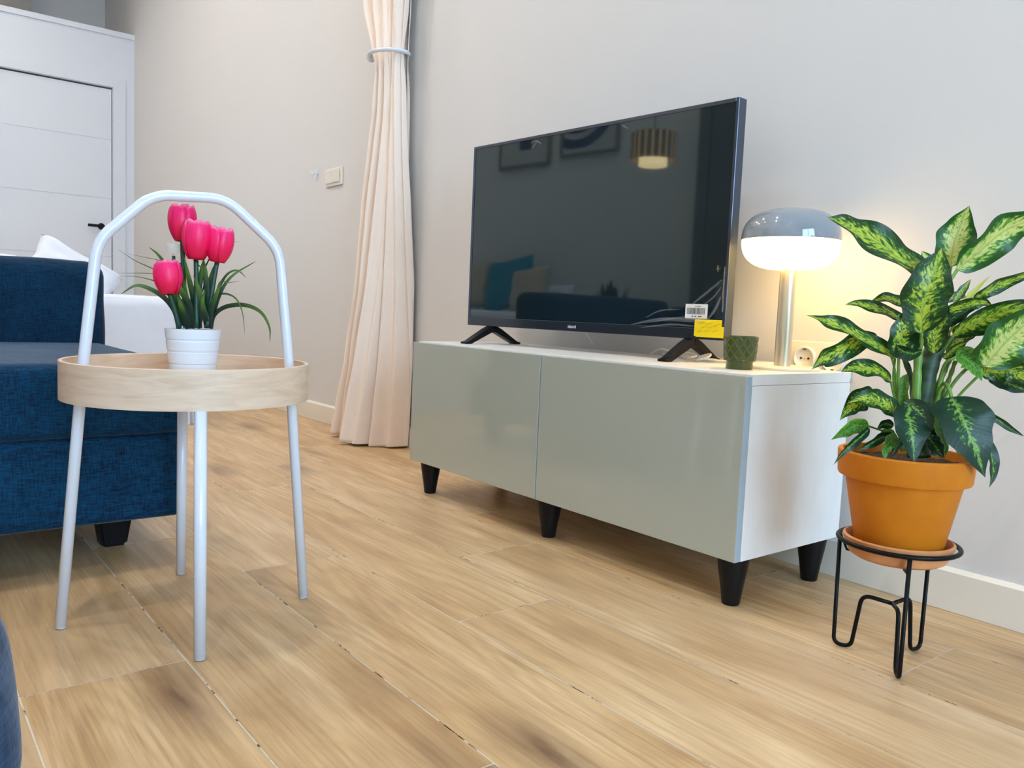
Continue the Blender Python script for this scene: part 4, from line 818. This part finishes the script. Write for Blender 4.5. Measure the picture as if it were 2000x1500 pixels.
# ================================================================== THINGS SEEN IN THE SCREEN
pn = thing('pendant_lamp', (-.79, -2.0, 1.42), 'pleated brown pendant lamp, lit, reflected in the television screen', 'lamp')
bm = bmesh.new(); uvl = bm.loops.layers.uv.new('UVMap'); n_ = 96
for i in range(n_):
    a0, a1 = 2*PI*i/n_, 2*PI*(i+1)/n_
    r0_ = .128+.0025*math.cos(i*PI); r1_ = .128+.0025*math.cos((i+1)*PI)
    vs = [bm.verts.new((-.79+r*math.cos(a), -2.0+r*math.sin(a), z)) for a, r, z in ((a0, r0_, 1.455), (a1, r1_, 1.455), (a1, r1_, 1.605), (a0, r0_, 1.605))]
    f = bm.faces.new(vs)
    for l, uv_ in zip(f.loops, ((i/n_,0),((i+1)/n_,0),((i+1)/n_,1),(i/n_,1))): l[uvl].uv = uv_
bmesh.ops.remove_doubles(bm, verts=bm.verts, dist=1e-5)
obj('outer_shade', bm, M_pshade, pn)
lathe('inner_shade', [(.080,0),(.080,.16),(.078,.16),(.078,.002),(0,.002)], (-.79,-2.0,1.425), M_pend, pn, 48)
tube('cord', [(-.79,-2.0,1.585), (-.79,-2.0,3.599)], .003, M_black, pn, 8)
for (xa, xb, za, zb_, lab, kind) in ((-2.50,-2.00,1.63,2.30,'framed print with dark blue block above the bed, left one in the screen',0), (-1.90,-1.40,1.66,2.33,'framed print with dark curved bands above the bed, right one in the screen',1)):
    pc = thing('picture', ((xa+xb)/2, YF+.02, za), lab, 'picture')
    bm = bmesh.new(); fw = .018
    for lo, hi in (((xa,YF+.001,za),(xb,YF+.028,za+fw)), ((xa,YF+.001,zb_-fw),(xb,YF+.028,zb_)), ((xa,YF+.001,za+fw),(xa+fw,YF+.028,zb_-fw)), ((xb-fw,YF+.001,za+fw),(xb,YF+.028,zb_-fw))): bbox(bm, lo, hi)
    obj('frame', bm, M_frame, pc); box('print', (xa+fw,YF+.002,za+fw), (xb-fw,YF+.014,zb_-fw), M_art, pc)
    bm = bmesh.new()
    if kind == 0: bbox(bm, (xa+.20,YF+.0141,za+.12), (xb-.18,YF+.0150,za+.50))
    else:
        for r1, r2 in ((.20,.25),(.29,.36)):
            cxx, czz = xa+.14, za+.40
            for i in range(16):
                a, b = PI+PI*i/16, PI+PI*(i+1)/16
                vs = [bm.verts.new((max(xa+.02,min(xb-.02,cxx+r*math.cos(t__))), YF+.0146, max(za+.05,czz+r*math.sin(t__)))) for t__, r in ((a,r1),(b,r1),(b,r2),(a,r2))]
                bm.faces.new(vs)
    obj('printed_shape', bm, M_artd, pc)
bp = thing('leafy_plant', (-1.12, -2.12, 0), 'dark bushy plant behind the sofa, reflected in the television screen', 'plant')
lathe('pot', [(0,.0005),(.09,.0005),(.12,.40),(.11,.40),(.10,.38),(0,.38)], (-1.12,-2.12,0), M_black, bp, 32)
bm = bmesh.new(); rr_ = random.Random(5)
for k in range(110):
    a = rr_.uniform(0, 2*PI); el = rr_.uniform(.2, 1.5); L_ = rr_.uniform(.28, .46)
    d_ = Vector((math.cos(a)*math.cos(el)*.55, math.sin(a)*math.cos(el)*.55, math.sin(el))); b_ = Vector((-1.12,-2.12,.381))
    p1 = b_+d_*L_*.6; p2 = b_+d_*L_+Vector((0,0,-.02)); sd_ = d_.cross(Vector((0,0,1))).normalized()*.045
    va_ = [bm.verts.new(x) for x in (b_, p1-sd_, p2, p1+sd_)]; bm.faces.new(va_)
obj('foliage', bm, M_leafD, bp)
dd = bpy.data.objects.new('added_dark_panel', None); C.objects.link(dd); dd.location = (-.35, YF, 0); WO['added_dark_panel'] = Vector(dd.location); struct(dd)  # added dark panel on the front wall, stands in for shade mirrored in the screen
M_dk = mat('added_panel_dark_brown', (.14,.12,.10), .5)
box('door_leaf_or_added_panel', (-.70, YF+.002, .005), (.10, YF+.035, 2.1), M_dk, dd)
box('added_panel_edge', (-.78, YF+.001, 0), (-.705, YF+.045, 2.18), M_dk, dd); box('added_panel_edge', (.105, YF+.001, 0), (.18, YF+.045, 2.18), M_dk, dd); box('added_panel_edge', (-.705, YF+.001, 2.105), (.105, YF+.045, 2.18), M_dk, dd)
# ceiling downlights
first = None
for k, (x, y) in enumerate(((-4.2,-1.2), (-2.9,-.6), (-2.7,-1.7), (-1.3,-.6), (-1.3,-1.8), (.3,-.8), (.4,-1.9), (2.4,-1.9))):
    if first is None:
        dl = thing('downlight', (x, y, ZC), 'round recessed downlight in the ceiling', 'ceiling light', 'recessed ceiling downlights')
        lathe('trim_ring', [(.035,-.001),(.048,-.001),(.048,-.006),(.036,-.010),(.035,-.001)], (x,y,ZC), M_white, dl, 24)
        lathe('lens', [(0,-.004),(.0345,-.004),(.0345,-.002),(0,-.002)], (x,y,ZC), M_spot, dl, 24)
        first = dl
    else:
        r = first.copy(); C.objects.link(r); r.location = (x, y, ZC)
        for ch in list(first.children):
            c_ = ch.copy(); C.objects.link(c_); c_.parent = r
